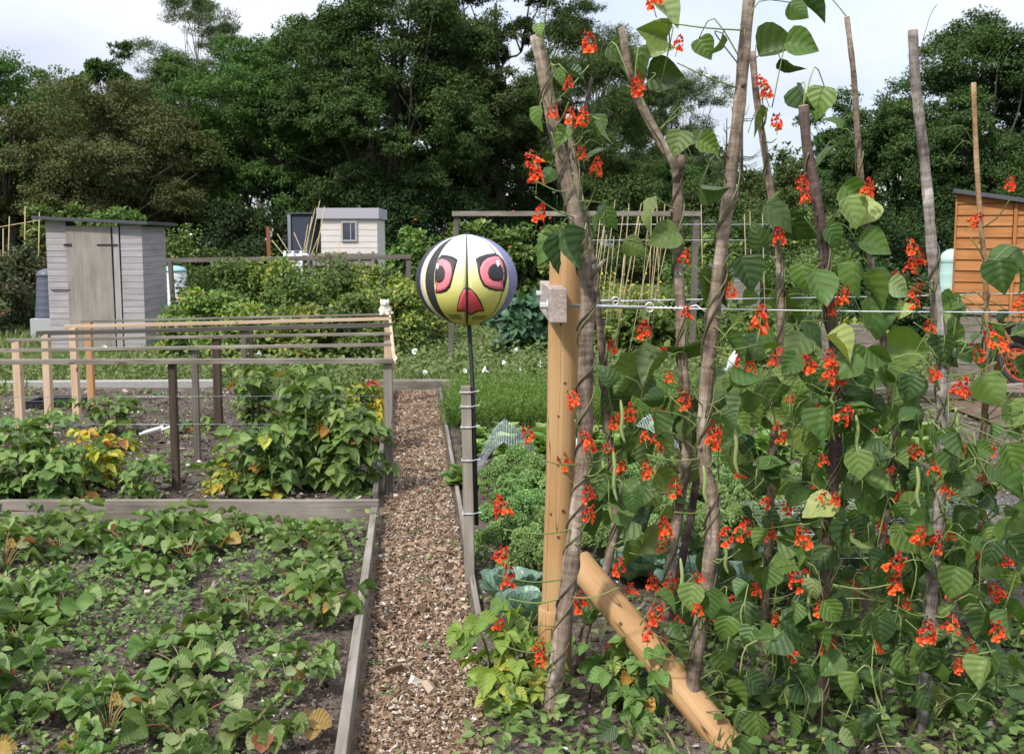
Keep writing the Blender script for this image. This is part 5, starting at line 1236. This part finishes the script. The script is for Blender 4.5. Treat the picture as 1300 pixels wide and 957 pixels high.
# one loose shoot waving at the top of the thick pole
sh = thing('bean_shoot', 'lone pale shoot sticking up beside the sawn top of the thick pole', 'climbing plant', tuple(P(690, 60, 3.03)))
MB().tube(smooth_line(np.array([P(688, 62, 3.03), P(691, 30, 3.03), P(697, -4, 3.03), P(699, -20, 3.03)]), 4), .0022, 5).build('vine', M['stem_green'], sh)
MB().inst(BEAN[1], P(684, 30, 3.03)[None], frames(np.array([[.1, -.2, -1.]]), np.array([[-.3, -.8, .4]])), np.array([.04]), np.array([.85]), 0, True).build('leaf', M['bean_leaf'], sh)

# ------------------------------------------------------------------ strawberry plants
def strawberry(seed, nl, spread, tall):
    global rng
    keep = rng; rng = np.random.default_rng(seed)
    t = thing('strawberry_plant', 'low strawberry plant with toothed three part leaves in the near bed', 'strawberry plant', (0, 0, 0), 'strawberry plants in the near bed')
    lf = MB(); st = MB()
    for i in range(nl):
        a = rng.uniform(0, 6.28); r = spread * rng.uniform(.25, 1.0); h = tall * rng.uniform(.45, 1.0)
        e = np.array([math.cos(a) * r, math.sin(a) * r, h]); m1 = e * [.45, .45, .75]
        st.tube(smooth_line(np.array([[0, 0, 0], m1, e]), 3), .0019, 5); st.GC[-1][:, 2] = rng.uniform(0, 1)
        o = norm(np.array([math.cos(a), math.sin(a), -.15])); sd = np.array([-o[1], o[0], 0]); sz = rng.uniform(.044, .076)
        up = norm(np.array([-.1, -.3, 1]) + rng.normal(size=3) * .45 + o * .25)
        D = np.array([o, o * .25 + sd, o * .25 - sd]) + rng.normal(size=(3, 3)) * .12
        lf.inst(STRAW[rng.integers(3)], np.repeat(e[None], 3, 0), frames(D, np.repeat(up[None], 3, 0) + D * .1), np.array([1.05, .92, .92]) * sz, np.clip(np.full(3, rng.normal(.46, .30)) + rng.normal(size=3) * .07, 0, 1), 0, True)
    lf.build('foliage', M['straw_leaf'], t, origin=(0, 0, 0)); st.build('stem', M['straw_stem'], t, origin=(0, 0, 0))
    rng = keep; return t
protos = [strawberry(s, n, sp, tl) for s, n, sp, tl in ((1, 15, .17, .13), (2, 12, .15, .10), (3, 17, .18, .15), (4, 9, .12, .08), (5, 13, .16, .12), (6, 11, .17, .09))]
spots = []
tries = 0
bare = [G(185, 800), G(130, 755), G(270, 775), G(330, 735), G(60, 745), G(330, 850), G(150, 850)]
while len(spots) < 62 and tries < 8000:
    tries += 1
    y = rng.uniform(2.55, 5.08); x = rng.uniform(-.60 * y - .05, pathL(y) - .16)
    if any((x - q[0]) ** 2 + (y - q[1]) ** 2 < .225 ** 2 for q in spots): continue
    if any((x - q[0]) ** 2 + ((y - q[1]) * .8) ** 2 < .25 ** 2 for q in bare): continue
    spots.append((x, y))
for i, (x, y) in enumerate(spots):
    k = i % 6
    if i < 6: r = protos[k]; r.location = (x, y, .035); r.rotation_euler = (0, 0, rng.uniform(0, 6.28))
    else: dup(protos[k], (x, y, .035), rng.uniform(0, 6.28), rng.uniform(.75, 1.2))

# ------------------------------------------------------------------ plants in the cage
def cane_plant(name, label, px, py, h, w, n, mat, leaf, seed, nst=7, cat='plant', z=.05, group=None):
    global rng
    keep = rng; rng = np.random.default_rng(seed + 900)
    b = G(px, py); t = thing(name, label, cat, (b[0], b[1], z), group)
    st = MB(); lf = MB(); per = max(3, n // (nst * 3))
    for s in range(nst):
        a = rng.uniform(0, 6.28); sp = rng.uniform(.1, 1) * w / 2; hh = h * rng.uniform(.6, 1.0)
        base = np.array([b[0] + math.cos(a) * sp * .4, b[1] + math.sin(a) * sp * .4, z - .03]); top = np.array([b[0] + math.cos(a) * sp, b[1] + math.sin(a) * sp, z + hh])
        ln = smooth_line(np.array([base, (base + top) / 2 + rng.normal(size=3) * .03, top]), 6); st.tube(ln, np.linspace(.006, .0025, len(ln)), 5); st.GC[-1][:, 2] = rng.uniform(0, .6)
        for k in range(per):
            f = rng.uniform(.12, 1); q = ln[int(f * (len(ln) - 1))]; a2 = rng.uniform(0, 6.28); L = rng.uniform(.04, .11)
            e = q + np.array([math.cos(a2) * L, math.sin(a2) * L, rng.uniform(-.02, .05)])
            st.tube([q, (q + e) / 2 + [0, 0, .012], e], .0016, 4); st.GC[-1][:, 2] = .5
            o = norm(np.array([math.cos(a2), math.sin(a2), -.35])); sd = np.array([-o[1], o[0], 0]); up = norm(np.array([0, -.2, 1]) + o * .4 + rng.normal(size=3) * .35); sz = leaf * rng.uniform(.7, 1.25)
            D = np.array([o, o * .35 + sd, o * .35 - sd]) + rng.normal(size=(3, 3)) * .15
            tn = np.clip(rng.normal(.45, .26) + rng.normal(size=3) * .06, 0, 1)
            lf.inst(RASP[rng.integers(2)], np.repeat(e[None], 3, 0), frames(D, np.repeat(up[None], 3, 0)), np.array([1.1, .9, .9]) * sz, tn, 0, True)
    lf.build('foliage', M[mat], t); st.build('stem', M['stem_green'], t)
    rng = keep; return t
cg = 'raspberry plants in the cage bed'
for i, (px, py, h, w, n, mt, lf, lb) in enumerate((
    (20, 655, .46, .55, 360, 'rasp_leaf', .075, 'dark green raspberry plant at the front left of the cage'),
    (75, 650, .36, .4, 240, 'rasp_leaf', .07, 'small raspberry plant left of the yellowing one'),
    (128, 628, .40, .55, 340, 'rasp_yellow', .065, 'yellow and red turning raspberry plant at the front of the cage'),
    (175, 640, .20, .4, 140, 'rasp_leaf', .06, 'low green raspberry plant left of the dark stakes'),
    (330, 640, .44, .5, 340, 'rasp_leaf', .075, 'green raspberry plant right of the dark stakes'),
    (390, 628, .68, .62, 560, 'rasp_leaf', .085, 'tallest leafy raspberry plant in the middle of the cage'),
    (445, 634, .56, .5, 460, 'rasp_leaf', .08, 'leafy raspberry plant close to the path corner'),
    (285, 638, .18, .45, 170, 'rasp_yellow', .055, 'low yellow tinged plant by the stake foot'),
    (390, 560, .60, .6, 460, 'rasp_leaf', .08, 'raspberry plant in the back half of the cage'),
    (455, 575, .60, .5, 380, 'rasp_yellow', .07, 'yellow leaved raspberry plant beside the cage corner'),
    (330, 545, .56, .4, 260, 'rasp_leaf', .08, 'thin raspberry plant behind the dark stakes'),
    (470, 540, .30, .4, 140, 'rasp_leaf', .07, 'small raspberry plant at the back corner of the cage'),
    (140, 560, .34, .4, 180, 'rasp_leaf', .07, 'small plant behind the pale cage posts'),
    (40, 600, .42, .5, 260, 'rasp_leaf', .075, 'green plant beside the leftmost pale post'),
    (255, 555, .10, .35, 70, 'rasp_leaf', .08, 'low rosette on the bare soil of the cage bed'))):
    cane_plant('raspberry_plant', lb, px, py, h, w, n, mt, lf, i, group=cg)
cane_plant('lime_bean_plant', 'yellow green leafy plant at the right edge of the path', 645, 892, .27, .32, 200, 'lime_leaf', .062, 40, 6)
cane_plant('dwarf_plant', 'yellow leaved dwarf plant below the bean row at right', 1120, 800, .18, .3, 90, 'lime_leaf', .05, 41, 5)
cane_plant('dwarf_plant', 'small green dwarf plant at the foot of the brace', 800, 905, .2, .3, 110, 'rasp_leaf', .06, 42, 5)

# ------------------------------------------------------------------ vegetables in the right plot
def kale(seed, nt, R, label=None):
    global rng
    keep = rng; rng = np.random.default_rng(seed + 70)
    t = thing('kale_plant', 'curly green kale plant with tightly frilled leaves beside the timber post', 'kale', (0, 0, 0), 'curly kale plants')
    mb = MB(); st = MB()
    for i in range(nt):
        a = i * 2.4 + rng.uniform(-.3, .3); r = R * math.sqrt((i + .5) / nt); h = .29 - .17 * (r / R) ** 1.5 + rng.uniform(-.05, .05)
        c = np.array([math.cos(a) * r, math.sin(a) * r, h]); tr = rng.uniform(.045, .075)
        st.tube([(0, 0, 0), c * [.5, .5, .5], c], [.007, .006, .005], 5); st.GC[-1][:, 2] = .6
        n = 150; dv = rand_dirs(n, .35); ow = norm(np.array([c[0], c[1], .12])); dv = norm(dv + ow * .5)
        p = c + dv * tr * np.array([1, 1, .75])
        mb.inst(FRILL, p, frames(rand_dirs(n), dv + rng.normal(size=(n, 3)) * .5), .024 * rng.uniform(.6, 1.4, n), np.clip(rng.normal(.5, .2, n) + rng.uniform(-.3, .3), 0, 1), 0, False)
    mb.build('frilled_leaves', M['kale'], t, origin=(0, 0, 0)); st.build('stem', M['stem_green'], t, origin=(0, 0, 0))
    rng = keep; return t
v = []; k = 7
FRILL = (np.array([(0, 0, -.1)] + [(math.cos(a) * .5, math.sin(a) * .5, .22 * (-1) ** i) for i, a in enumerate(np.linspace(0, 6.2832, 8, endpoint=False))]), [np.array([(0, 1 + i, 1 + (i + 1) % 8) for i in range(8)])], np.zeros((9, 3)))
kp = [kale(1, 11, .22), kale(2, 9, .19), kale(3, 13, .25)]
kspots = [(668, 632), (655, 672), (692, 648), (645, 705), (682, 700), (705, 685), (660, 610), (690, 735), (740, 625), (865, 680), (900, 690), (930, 700), (990, 630), (1130, 650), (1170, 640), (770, 650), (800, 625), (835, 640), (880, 655), (915, 640), (945, 655), (820, 690), (780, 700), (960, 690), (1000, 660), (1075, 650), (905, 610), (850, 600), (1040, 625), (1090, 610)]
for i, (px, py) in enumerate(kspots):
    b = G(px, py + 18, 0); r = kp[i % 3]
    lb = 'curly green kale plant left of the timber post' if px < 700 else 'curly green kale plant seen between the bean poles'
    if i < 3: r.location = (b[0], b[1], .01); r['label'] = lb
    else: dup(r, (b[0], b[1], .01), rng.uniform(0, 6.28), rng.uniform(.72, 1.0), lb)
def cabbage(seed):
    global rng
    keep = rng; rng = np.random.default_rng(seed + 170)
    t = thing('cabbage_plant', 'blue green cabbage with broad waxy leaves', 'cabbage', (0, 0, 0), 'cabbages in the right plot')
    mb = MB()
    for i in range(15):
        a = i * 2.4; f = i / 15; el = .25 + 1.0 * (1 - f); o = np.array([math.cos(a), math.sin(a), math.tan(el * .75) * .7]); o = norm(o)
        nr = norm(np.array([-math.cos(a) * o[2], -math.sin(a) * o[2], 1.0]))
        mb.inst(CABB, np.array([[math.cos(a) * .02, math.sin(a) * .02, .04 + .06 * (1 - f)]]), frames(o[None] + rng.normal(size=(1, 3)) * .1, nr[None]), np.array([.13 + .12 * f]) * rng.uniform(.85, 1.15), np.array([np.clip(rng.normal(.5, .2), 0, 1)]), 0, True)
    mb.build('foliage', M['cabbage'], t, origin=(0, 0, 0))
    MB().tube([(0, 0, -.02), (0, 0, .1)], .012, 7).build('stem', M['stem_green'], t, origin=(0, 0, 0))
    rng = keep; return t
cp = [cabbage(1), cabbage(2)]
cspots = [(650, 772, 'left of the timber post low down'), (672, 800, 'nearest the foot of the timber post'), (840, 745, 'just above the brace'), (880, 775, 'right of the brace'), (920, 735, 'between the two stout poles'), (1020, 760, 'left of the dark pole foot under the wire grid'), (1090, 735, 'behind the wire grid in the middle'), (1150, 745, 'behind the wire grid left of the birch pole'), (1215, 740, 'behind the wire grid right of the birch pole'), (1270, 735, 'behind the wire grid at the right edge'), (960, 780, 'in the shade between the stout and dark poles'), (800, 745, 'beside the short dark pole')]
for i, (px, py, lb) in enumerate(cspots):
    b = G(px, py); r = cp[i % 2]; lb = 'blue green cabbage ' + lb
    if i < 2: r.location = (b[0], b[1], .01); r['label'] = lb; r.scale = (.62,) * 3
    else: dup(r, (b[0], b[1], .01), rng.uniform(0, 6.28), rng.uniform(.65, .95), lb)
def lettuce(seed):
    global rng
    keep = rng; rng = np.random.default_rng(seed + 270)
    t = thing('lettuce_plant', 'bright green leafy lettuce in the row behind the kale', 'lettuce', (0, 0, 0), 'lettuces behind the kale')
    mb = MB(); n = 44; a = rng.uniform(0, 6.28, n); el = rng.uniform(.2, 1.35, n)
    o = np.stack([np.cos(a) * np.cos(el), np.sin(a) * np.cos(el), np.sin(el)], -1); nr = norm(np.stack([-np.cos(a) * np.sin(el), -np.sin(a) * np.sin(el), np.cos(el)], -1) + .01)
    mb.inst(LETT, np.zeros((n, 3)) + [0, 0, .02], frames(o, nr), rng.uniform(.07, .16, n), np.clip(rng.normal(.5, .25, n), 0, 1), 0, True)
    mb.build('foliage', M['lettuce'], t, origin=(0, 0, 0)); rng = keep; return t
lp = [lettuce(1), lettuce(2)]
lspots = [(586, 622)] + [(px + (11 if k % 2 else -4), py + (k * 7 % 5)) for py in (566, 582) for k, px in enumerate(range(606, 1170, 24))]
for i, (px, py) in enumerate(lspots):
    b = G(px, py); r = lp[i % 2]; lb = 'bright green leafy lettuce left of the timber post' if px < 730 else 'bright green leafy lettuce seen between the bean poles'
    if i < 2: r.location = (b[0], b[1], .02); r['label'] = lb
    else: dup(r, (b[0], b[1], .02), rng.uniform(0, 6.28), rng.uniform(.7, 1.2), lb)
# carrot foliage: a feathery strip
def carrots():
    n = 9000; mb = MB()
    p = np.stack([rng.uniform(pathR(8.6) + .05, 3.0, n), rng.uniform(8.0, 9.6, n), np.full(n, .02)], -1)
    h = .26 * rng.uniform(.5, 1.2, n); dr = norm(np.stack([rng.normal(size=n) * .3, rng.normal(size=n) * .3, np.ones(n)], -1)); th = rng.uniform(0, 6.28, n)
    mb.inst(BLADE, p, frames(dr, np.stack([np.cos(th), np.sin(th), np.zeros(n)], -1)), np.stack([h * .4, h, h], -1), np.clip(rng.normal(.5, .25, n), 0, 1))
    m = 75000; i = rng.integers(0, n, m); q = p[i] + dr[i] * (h[i] * rng.uniform(.4, 1.05, m))[:, None] + rng.normal(size=(m, 3)) * .02
    mb.inst(NARROW, q, frames(rand_dirs(m, .6), rand_dirs(m)), rng.uniform(.02, .055, m), np.clip(rng.normal(.55, .28, m), 0, 1))
    tag(mb.build('carrot_foliage', M['carrot']), 'strip of feathery bright green carrot tops at the back of the plot', 'carrots', kind='stuff')
carrots()
# net tents
def net(px, d, hpx, label, wl, wr):
    ap = P(px, hpx, d); t = thing('net_tent', label, 'netting', (ap[0], d, 0), 'white net tents over seedlings')
    mb = MB(); nu, nv = 14, 8; V = []; gc = []
    for j in range(nv + 1):
        f = j / nv
        for i in range(nu + 1):
            g = i / nu; y = d - .35 + .7 * g; sag = .02 * math.sin(g * 9) + .012 * math.sin(f * 7 + g * 5)
            x = ap[0] + (-wl if f < .5 else wr) * abs(2 * f - 1) ** .8 ; z = ap[2] * (1 - abs(2 * f - 1) ** 1.2) * (1 - .1 * abs(2 * g - 1)) + sag
            V.append((x, y, max(z, .01))); gc.append((g * .7, f * (wl + wr), 0))
    fs = [(j * (nu + 1) + i, j * (nu + 1) + i + 1, (j + 1) * (nu + 1) + i + 1, (j + 1) * (nu + 1) + i) for j in range(nv) for i in range(nu)]
    mb.add(V, fs, gc, 0, True); o = mb.build('mesh_cover', M['net'], t)
    rb = MB()
    for y in (d - .35, d + .35): rb.tube(smooth_line(np.array([(ap[0] - wl, y, .0), (ap[0] - wl * .55, y, ap[2] * .56), (ap[0], y, ap[2] * .9), (ap[0] + wr * .55, y, ap[2] * .56), (ap[0] + wr, y, .0)]), 4), .0016, 6)
    rb.build('hoop', M['metal_grey'], t)
net(640, 6.5, 541, 'pale net tent over seedlings left of the timber post', .20, .27)
net(832, 6.5, 534, 'pale net tent behind the bean leaves right of the post', .22, .28)
# welded wire grid over the cabbages at right
def wire_grid():
    t = thing('wire_grid', 'pale welded wire grid panels standing over the cabbages at right', 'wire grid', (2.1, 4.6, 0))
    def pan(o, u, v, nu, nv, name):
        mb = MB()
        for i in range(nu + 1): a = o + u * i / nu; mb.tube([a, a + v * .5 + [0, 0, rng.uniform(-.004, .004)], a + v], .0012, 4)
        for j in range(nv + 1): a = o + v * j / nv; mb.tube([a, a + u * .5 + [0, 0, rng.uniform(-.004, .004)], a + u], .0012, 4)
        mb.build(name, M['metal_grey'], t)
    o = np.array([X(985, 4.2), 4.2, .02]); u = np.array([1.75, .1, 0])
    pan(o, u, np.array([0, 0.02, .26]), 34, 5, 'front_panel'); pan(o + [0, .02, .262], u, np.array([0, .50, .02]), 34, 10, 'top_panel'); pan(o + [0, .53, 0], u, np.array([0, .01, .27]), 34, 5, 'back_panel')
wire_grid()

# ------------------------------------------------------------------ small things lying about
def seed_tray():
    a = G(72, 522); x, y = a[0], a[1]; t = thing('seed_tray', 'black ribbed plastic tray on the ground by the pale cage posts', 'tray', (x, y, 0))
    mb = MB(); w, dd, h = .22, .16, .11
    for lo, hi in (((x - w, y - dd, .0), (x - w + .01, y + dd, h)), ((x + w - .01, y - dd, 0), (x + w, y + dd, h)), ((x - w + .011, y - dd, 0), (x + w - .011, y - dd + .01, h)), ((x - w + .011, y + dd - .01, 0), (x + w - .011, y + dd, h)), ((x - w + .011, y - dd + .011, .002), (x + w - .011, y + dd - .011, .012))): mb.box(lo, hi)
    for k in range(9): mb.box((x - w + .02 + k * .048, y - dd - .006, .01), (x - w + .035 + k * .048, y - dd - .0005, h - .01))
    mb.build('tray_body', M['plastic_black'], t)
    MB().box((x - w - .012, y - dd - .012, h + .001), (x + w + .012, y - dd + .012, h + .012)).box((x - w - .012, y + dd - .012, h + .001), (x + w + .012, y + dd + .012, h + .012)).build('rim', M['plastic_black'], t)
seed_tray()
def scoop():
    a = G(190, 567); x, y = a[0], a[1]; t = thing('white_scoop', 'white plastic scoop lying on the bare soil in the cage', 'scoop', (x, y, .06))
    mb = MB(); V = []
    for i in range(9):
        f = i / 8
        for j in range(7):
            g = j / 6 - .5; V.append((x - .06 + .16 * f + .0, y + g * .09 * (1 - .3 * f), .075 + .05 * f + .035 * (2 * g) ** 2))
    mb.add(V, [(i * 7 + j, i * 7 + j + 1, (i + 1) * 7 + j + 1, (i + 1) * 7 + j) for i in range(8) for j in range(6)], None, 0, True); o = mb.build('bowl', M['panel_white'], t); s = o.modifiers.new('thick', 'SOLIDIFY'); s.thickness = .004
    MB().tube([(x + .09, y, .125), (x + .15, y + .01, .15), (x + .19, y + .01, .15)], [.012, .009, .009], 8).build('handle', M['panel_white'], t)
scoop()
def bottle():
    c = P(932, 455, 7.2); x, y, z = c; t = thing('plastic_bottle', 'clear plastic bottle stuck on a slanting cane behind the stout pole', 'bottle', (x, y, z))
    m, nt = new_mat('clear_plastic'); n = N(nt); p = n('BsdfPrincipled', {'Base Color': (.8, .88, .92, 1), 'Roughness': .12, 'Alpha': .55}); n.out(p.outputs[0])
    ax = norm(np.array([.55, 0, .83])); 
    prof = [(-.09, .012), (-.075, .012), (-.07, .016), (-.03, .032), (0, .034), (.005, .032), (.03, .034), (.07, .034), (.075, .03), (.078, .004)]
    MB().tube([c + ax * a for a, r in prof], [r for a, r in prof], 16).build('body', m, t)
    MB().tube([c - ax * .092, c - ax * .108], .0145, 12).build('cap', M['plastic_teal'], t)
    e = c - ax * .1; tag(MB().tube([e + ax * .12, e, np.array([e[0] - .12, y, 0.0])], .006, 6).build('bean_cane', M['cane'], origin=(e[0] - .12, y, 0)), 'slanting cane holding up the clear bottle', 'cane')
bottle()
def tag_label(px, py, d, w, h, label):
    c = P(px, py, d); t = thing('plant_label', label, 'plant label', (c[0], c[1], 0))
    MB().box((c[0] - w / 2, d - .001, max(0, c[2] - h * 1.6)), (c[0] + w / 2, d + .001, c[2] + h / 2), axis=2).build('blade', M['panel_white'], t)
    MB().box((c[0] - w / 2 + .001, d - .0035, c[2] - h / 2 + .003), (c[0] + w / 2 - .001, d - .0015, c[2] + h / 2 - h * .3), axis=2).build('blue_band', M['label_blue'], t)
M['label_blue'] = plain_mat('label_blue', (.05, .30, .55), .5, noise=.05)
tag_label(731, 574, 4.2, .018, .12, 'narrow white and blue plant label behind the thick pole')
gl = G(556, 432); t = thing('work_glove', 'crumpled navy and grey glove lying in the weeds below the round face', 'glove', (gl[0], gl[1], 0))
def glove():
    g = MB(); c = np.array([gl[0], gl[1], .16]); 
    g.tube(smooth_line(np.array([c + [-.17, 0, .02], c + [-.08, 0, .035], c + [0, 0, .02], c + [.07, 0, 0]]), 4), [.035, .04, .045, .048, .05, .05, .05, .048, .045, .042, .04, .036, .03], 10, wob=.1)
    for k in range(4): g.tube(smooth_line(np.array([c + [.05, -.03 + k * .02, 0], c + [.12, -.045 + k * .028, -.02], c + [.16 + .01 * (k % 2), -.05 + k * .03, -.05]]), 3), .014, 7)
    g.tube(smooth_line(np.array([c + [0, -.03, 0], c + [.04, -.09, -.01], c + [.08, -.11, -.04]]), 3), .014, 7)
    g.build('glove_shell', M['blue_dark'], t); MB().tube([c + [-.24, 0, .01], c + [-.17, 0, .022]], [.04, .042], 10).build('cuff', M['stone_grey'], t)
glove()
tag(MB().tube([G(558, 432) * [1, 1, 0] + [0, .12, -.02], G(558, 432) * [1, 1, 0] + [0, .03, .13]], .012, 6).build('short_stick', M['grey_wood'], origin=tuple(G(558, 432))), 'short stick propping the navy glove in the weeds', 'stick')
# white bindweed trumpets in the verge, a handful one can count
def bindweed():
    mb = MB(); prof = [(.004, -.05), (.007, -.025), (.018, -.008), (.036, .004), (.040, .006)]
    pts = [(527, 455), (540, 478), (590, 479), (660, 473), (640, 472), (686, 467), (520, 434), (615, 485), (560, 448), (500, 468), (385, 478), (370, 474), (133, 446), (60, 438), (330, 462), (475, 470), (700, 452), (655, 455)]
    o = None
    for i, (px, py) in enumerate(pts):
        b = G(px, py + 8)
        if o is None:
            t = thing('bindweed_flower', 'white trumpet flower in the weeds along the verge', 'flower', tuple(b), 'white flowers in the verge')
            bw = MB().lathe(prof, (0, 0, 0), 14); q_ = bw.V[0]; bw.V[0] = np.stack([q_[:, 0], q_[:, 1] * .45 - q_[:, 2] * .9, q_[:, 1] * .9 + q_[:, 2] * .45], -1) + np.array([b[0], b[1], .17]); bw.build('trumpet', M['white_flower'], t); MB().tube([(b[0], b[1] + .02, 0), (b[0], b[1] + .01, .12)], .003, 5).build('stem', M['stem_green'], t); o = t
            for c in o.children:
                if c.name.startswith('trumpet'): c.rotation_euler = (0, 0, 0)
        else: dup(o, (b[0], b[1], rng.uniform(-.05, .05)), rng.uniform(0, 6.28), rng.uniform(.7, 1.1))
bindweed()

# ------------------------------------------------------------------ world, sun, camera
w = bpy.data.worlds.new('World'); sc.world = w; w.use_nodes = True
nt = w.node_tree; nt.nodes.clear(); n = N(nt)
SUN_EL, SUN_AZ = 46.0, -142.0           # azimuth measured from +Y clockwise
sky = n('TexSky', sky_type='NISHITA', sun_disc=False, sun_elevation=math.radians(SUN_EL), sun_rotation=math.radians(SUN_AZ % 360), air_density=1.0, dust_density=1.5, ozone_density=1.0)
tc = n('TexCoord').outputs['Generated']
cl = n('TexNoise', {'Vector': n('Mapping', {'Vector': tc, 'Scale': (1.6, 1.6, 4.5), 'Location': (3.1, .4, .2)}).outputs[0], 'Scale': 1.5, 'Detail': 6.0, 'Roughness': .55}).outputs[0]
cov = n.ramp(cl, [(0.30, (.45, .45, .45)), (.55, (1, 1, 1))])
cl2 = n('TexNoise', {'Vector': n('Mapping', {'Vector': tc, 'Scale': (2, 2, 6)}).outputs[0], 'Scale': 1.8, 'Detail': 5.0}).outputs[0]
ccol = n.ramp(cl2, [(.3, (3.5, 3.85, 4.65)), (.65, (4.75, 4.95, 5.35)), (.8, (5.1, 5.2, 5.4))])
zup = n('SeparateXYZ', {0: tc}).outputs[2]            # overcast skies are brighter overhead than at the horizon
lum = n.math('MULTIPLY_ADD', n.math('MAXIMUM', zup, 0.0), 1.40, 0.70)
ccol = n('HueSaturation', {'Value': lum, 'Color': ccol}).outputs[0]
skc = n.mix(cov, sky.outputs[0], ccol)
bg = n('Background', {'Color': skc, 'Strength': .135})
o = nt.nodes.new('ShaderNodeOutputWorld'); nt.links.new(bg.outputs[0], o.inputs[0])

sl = bpy.data.lights.new('sun', 'SUN'); sl.energy = 2.8; sl.angle = math.radians(4.0); sl.color = (1.0, .955, .88)
so = bpy.data.objects.new('sun', sl); COL.objects.link(so)
az, el = math.radians(SUN_AZ), math.radians(SUN_EL)
to_sun = Vector((math.sin(az) * math.cos(el), math.cos(az) * math.cos(el), math.sin(el)))
so.rotation_euler = (-to_sun).to_track_quat('-Z', 'Y').to_euler(); so.location = (-8, -8, 12)

cam = bpy.data.cameras.new('camera'); co = bpy.data.objects.new('camera', cam); COL.objects.link(co)
cam.sensor_width = 36.0; cam.lens = 36.0 * F / 1300.0; cam.shift_x = 0.0; cam.shift_y = -(478.5 - CYP) / 1300.0
cam.dof.use_dof = True; cam.dof.focus_distance = 4.0; cam.dof.aperture_fstop = 9.0
cam.clip_start = .05; cam.clip_end = 1500
co.location = (0, 0, CAMZ); co.rotation_euler = (math.pi / 2 - PITCH, 0, 0)
sc.camera = co
sc.view_settings.view_transform = 'Standard'; sc.view_settings.look = 'None'; sc.view_settings.exposure = .72; sc.view_settings.gamma = 1.0
sc.view_settings.use_curve_mapping = False
sc.cycles.max_bounces = 6; sc.cycles.transparent_max_bounces = 12
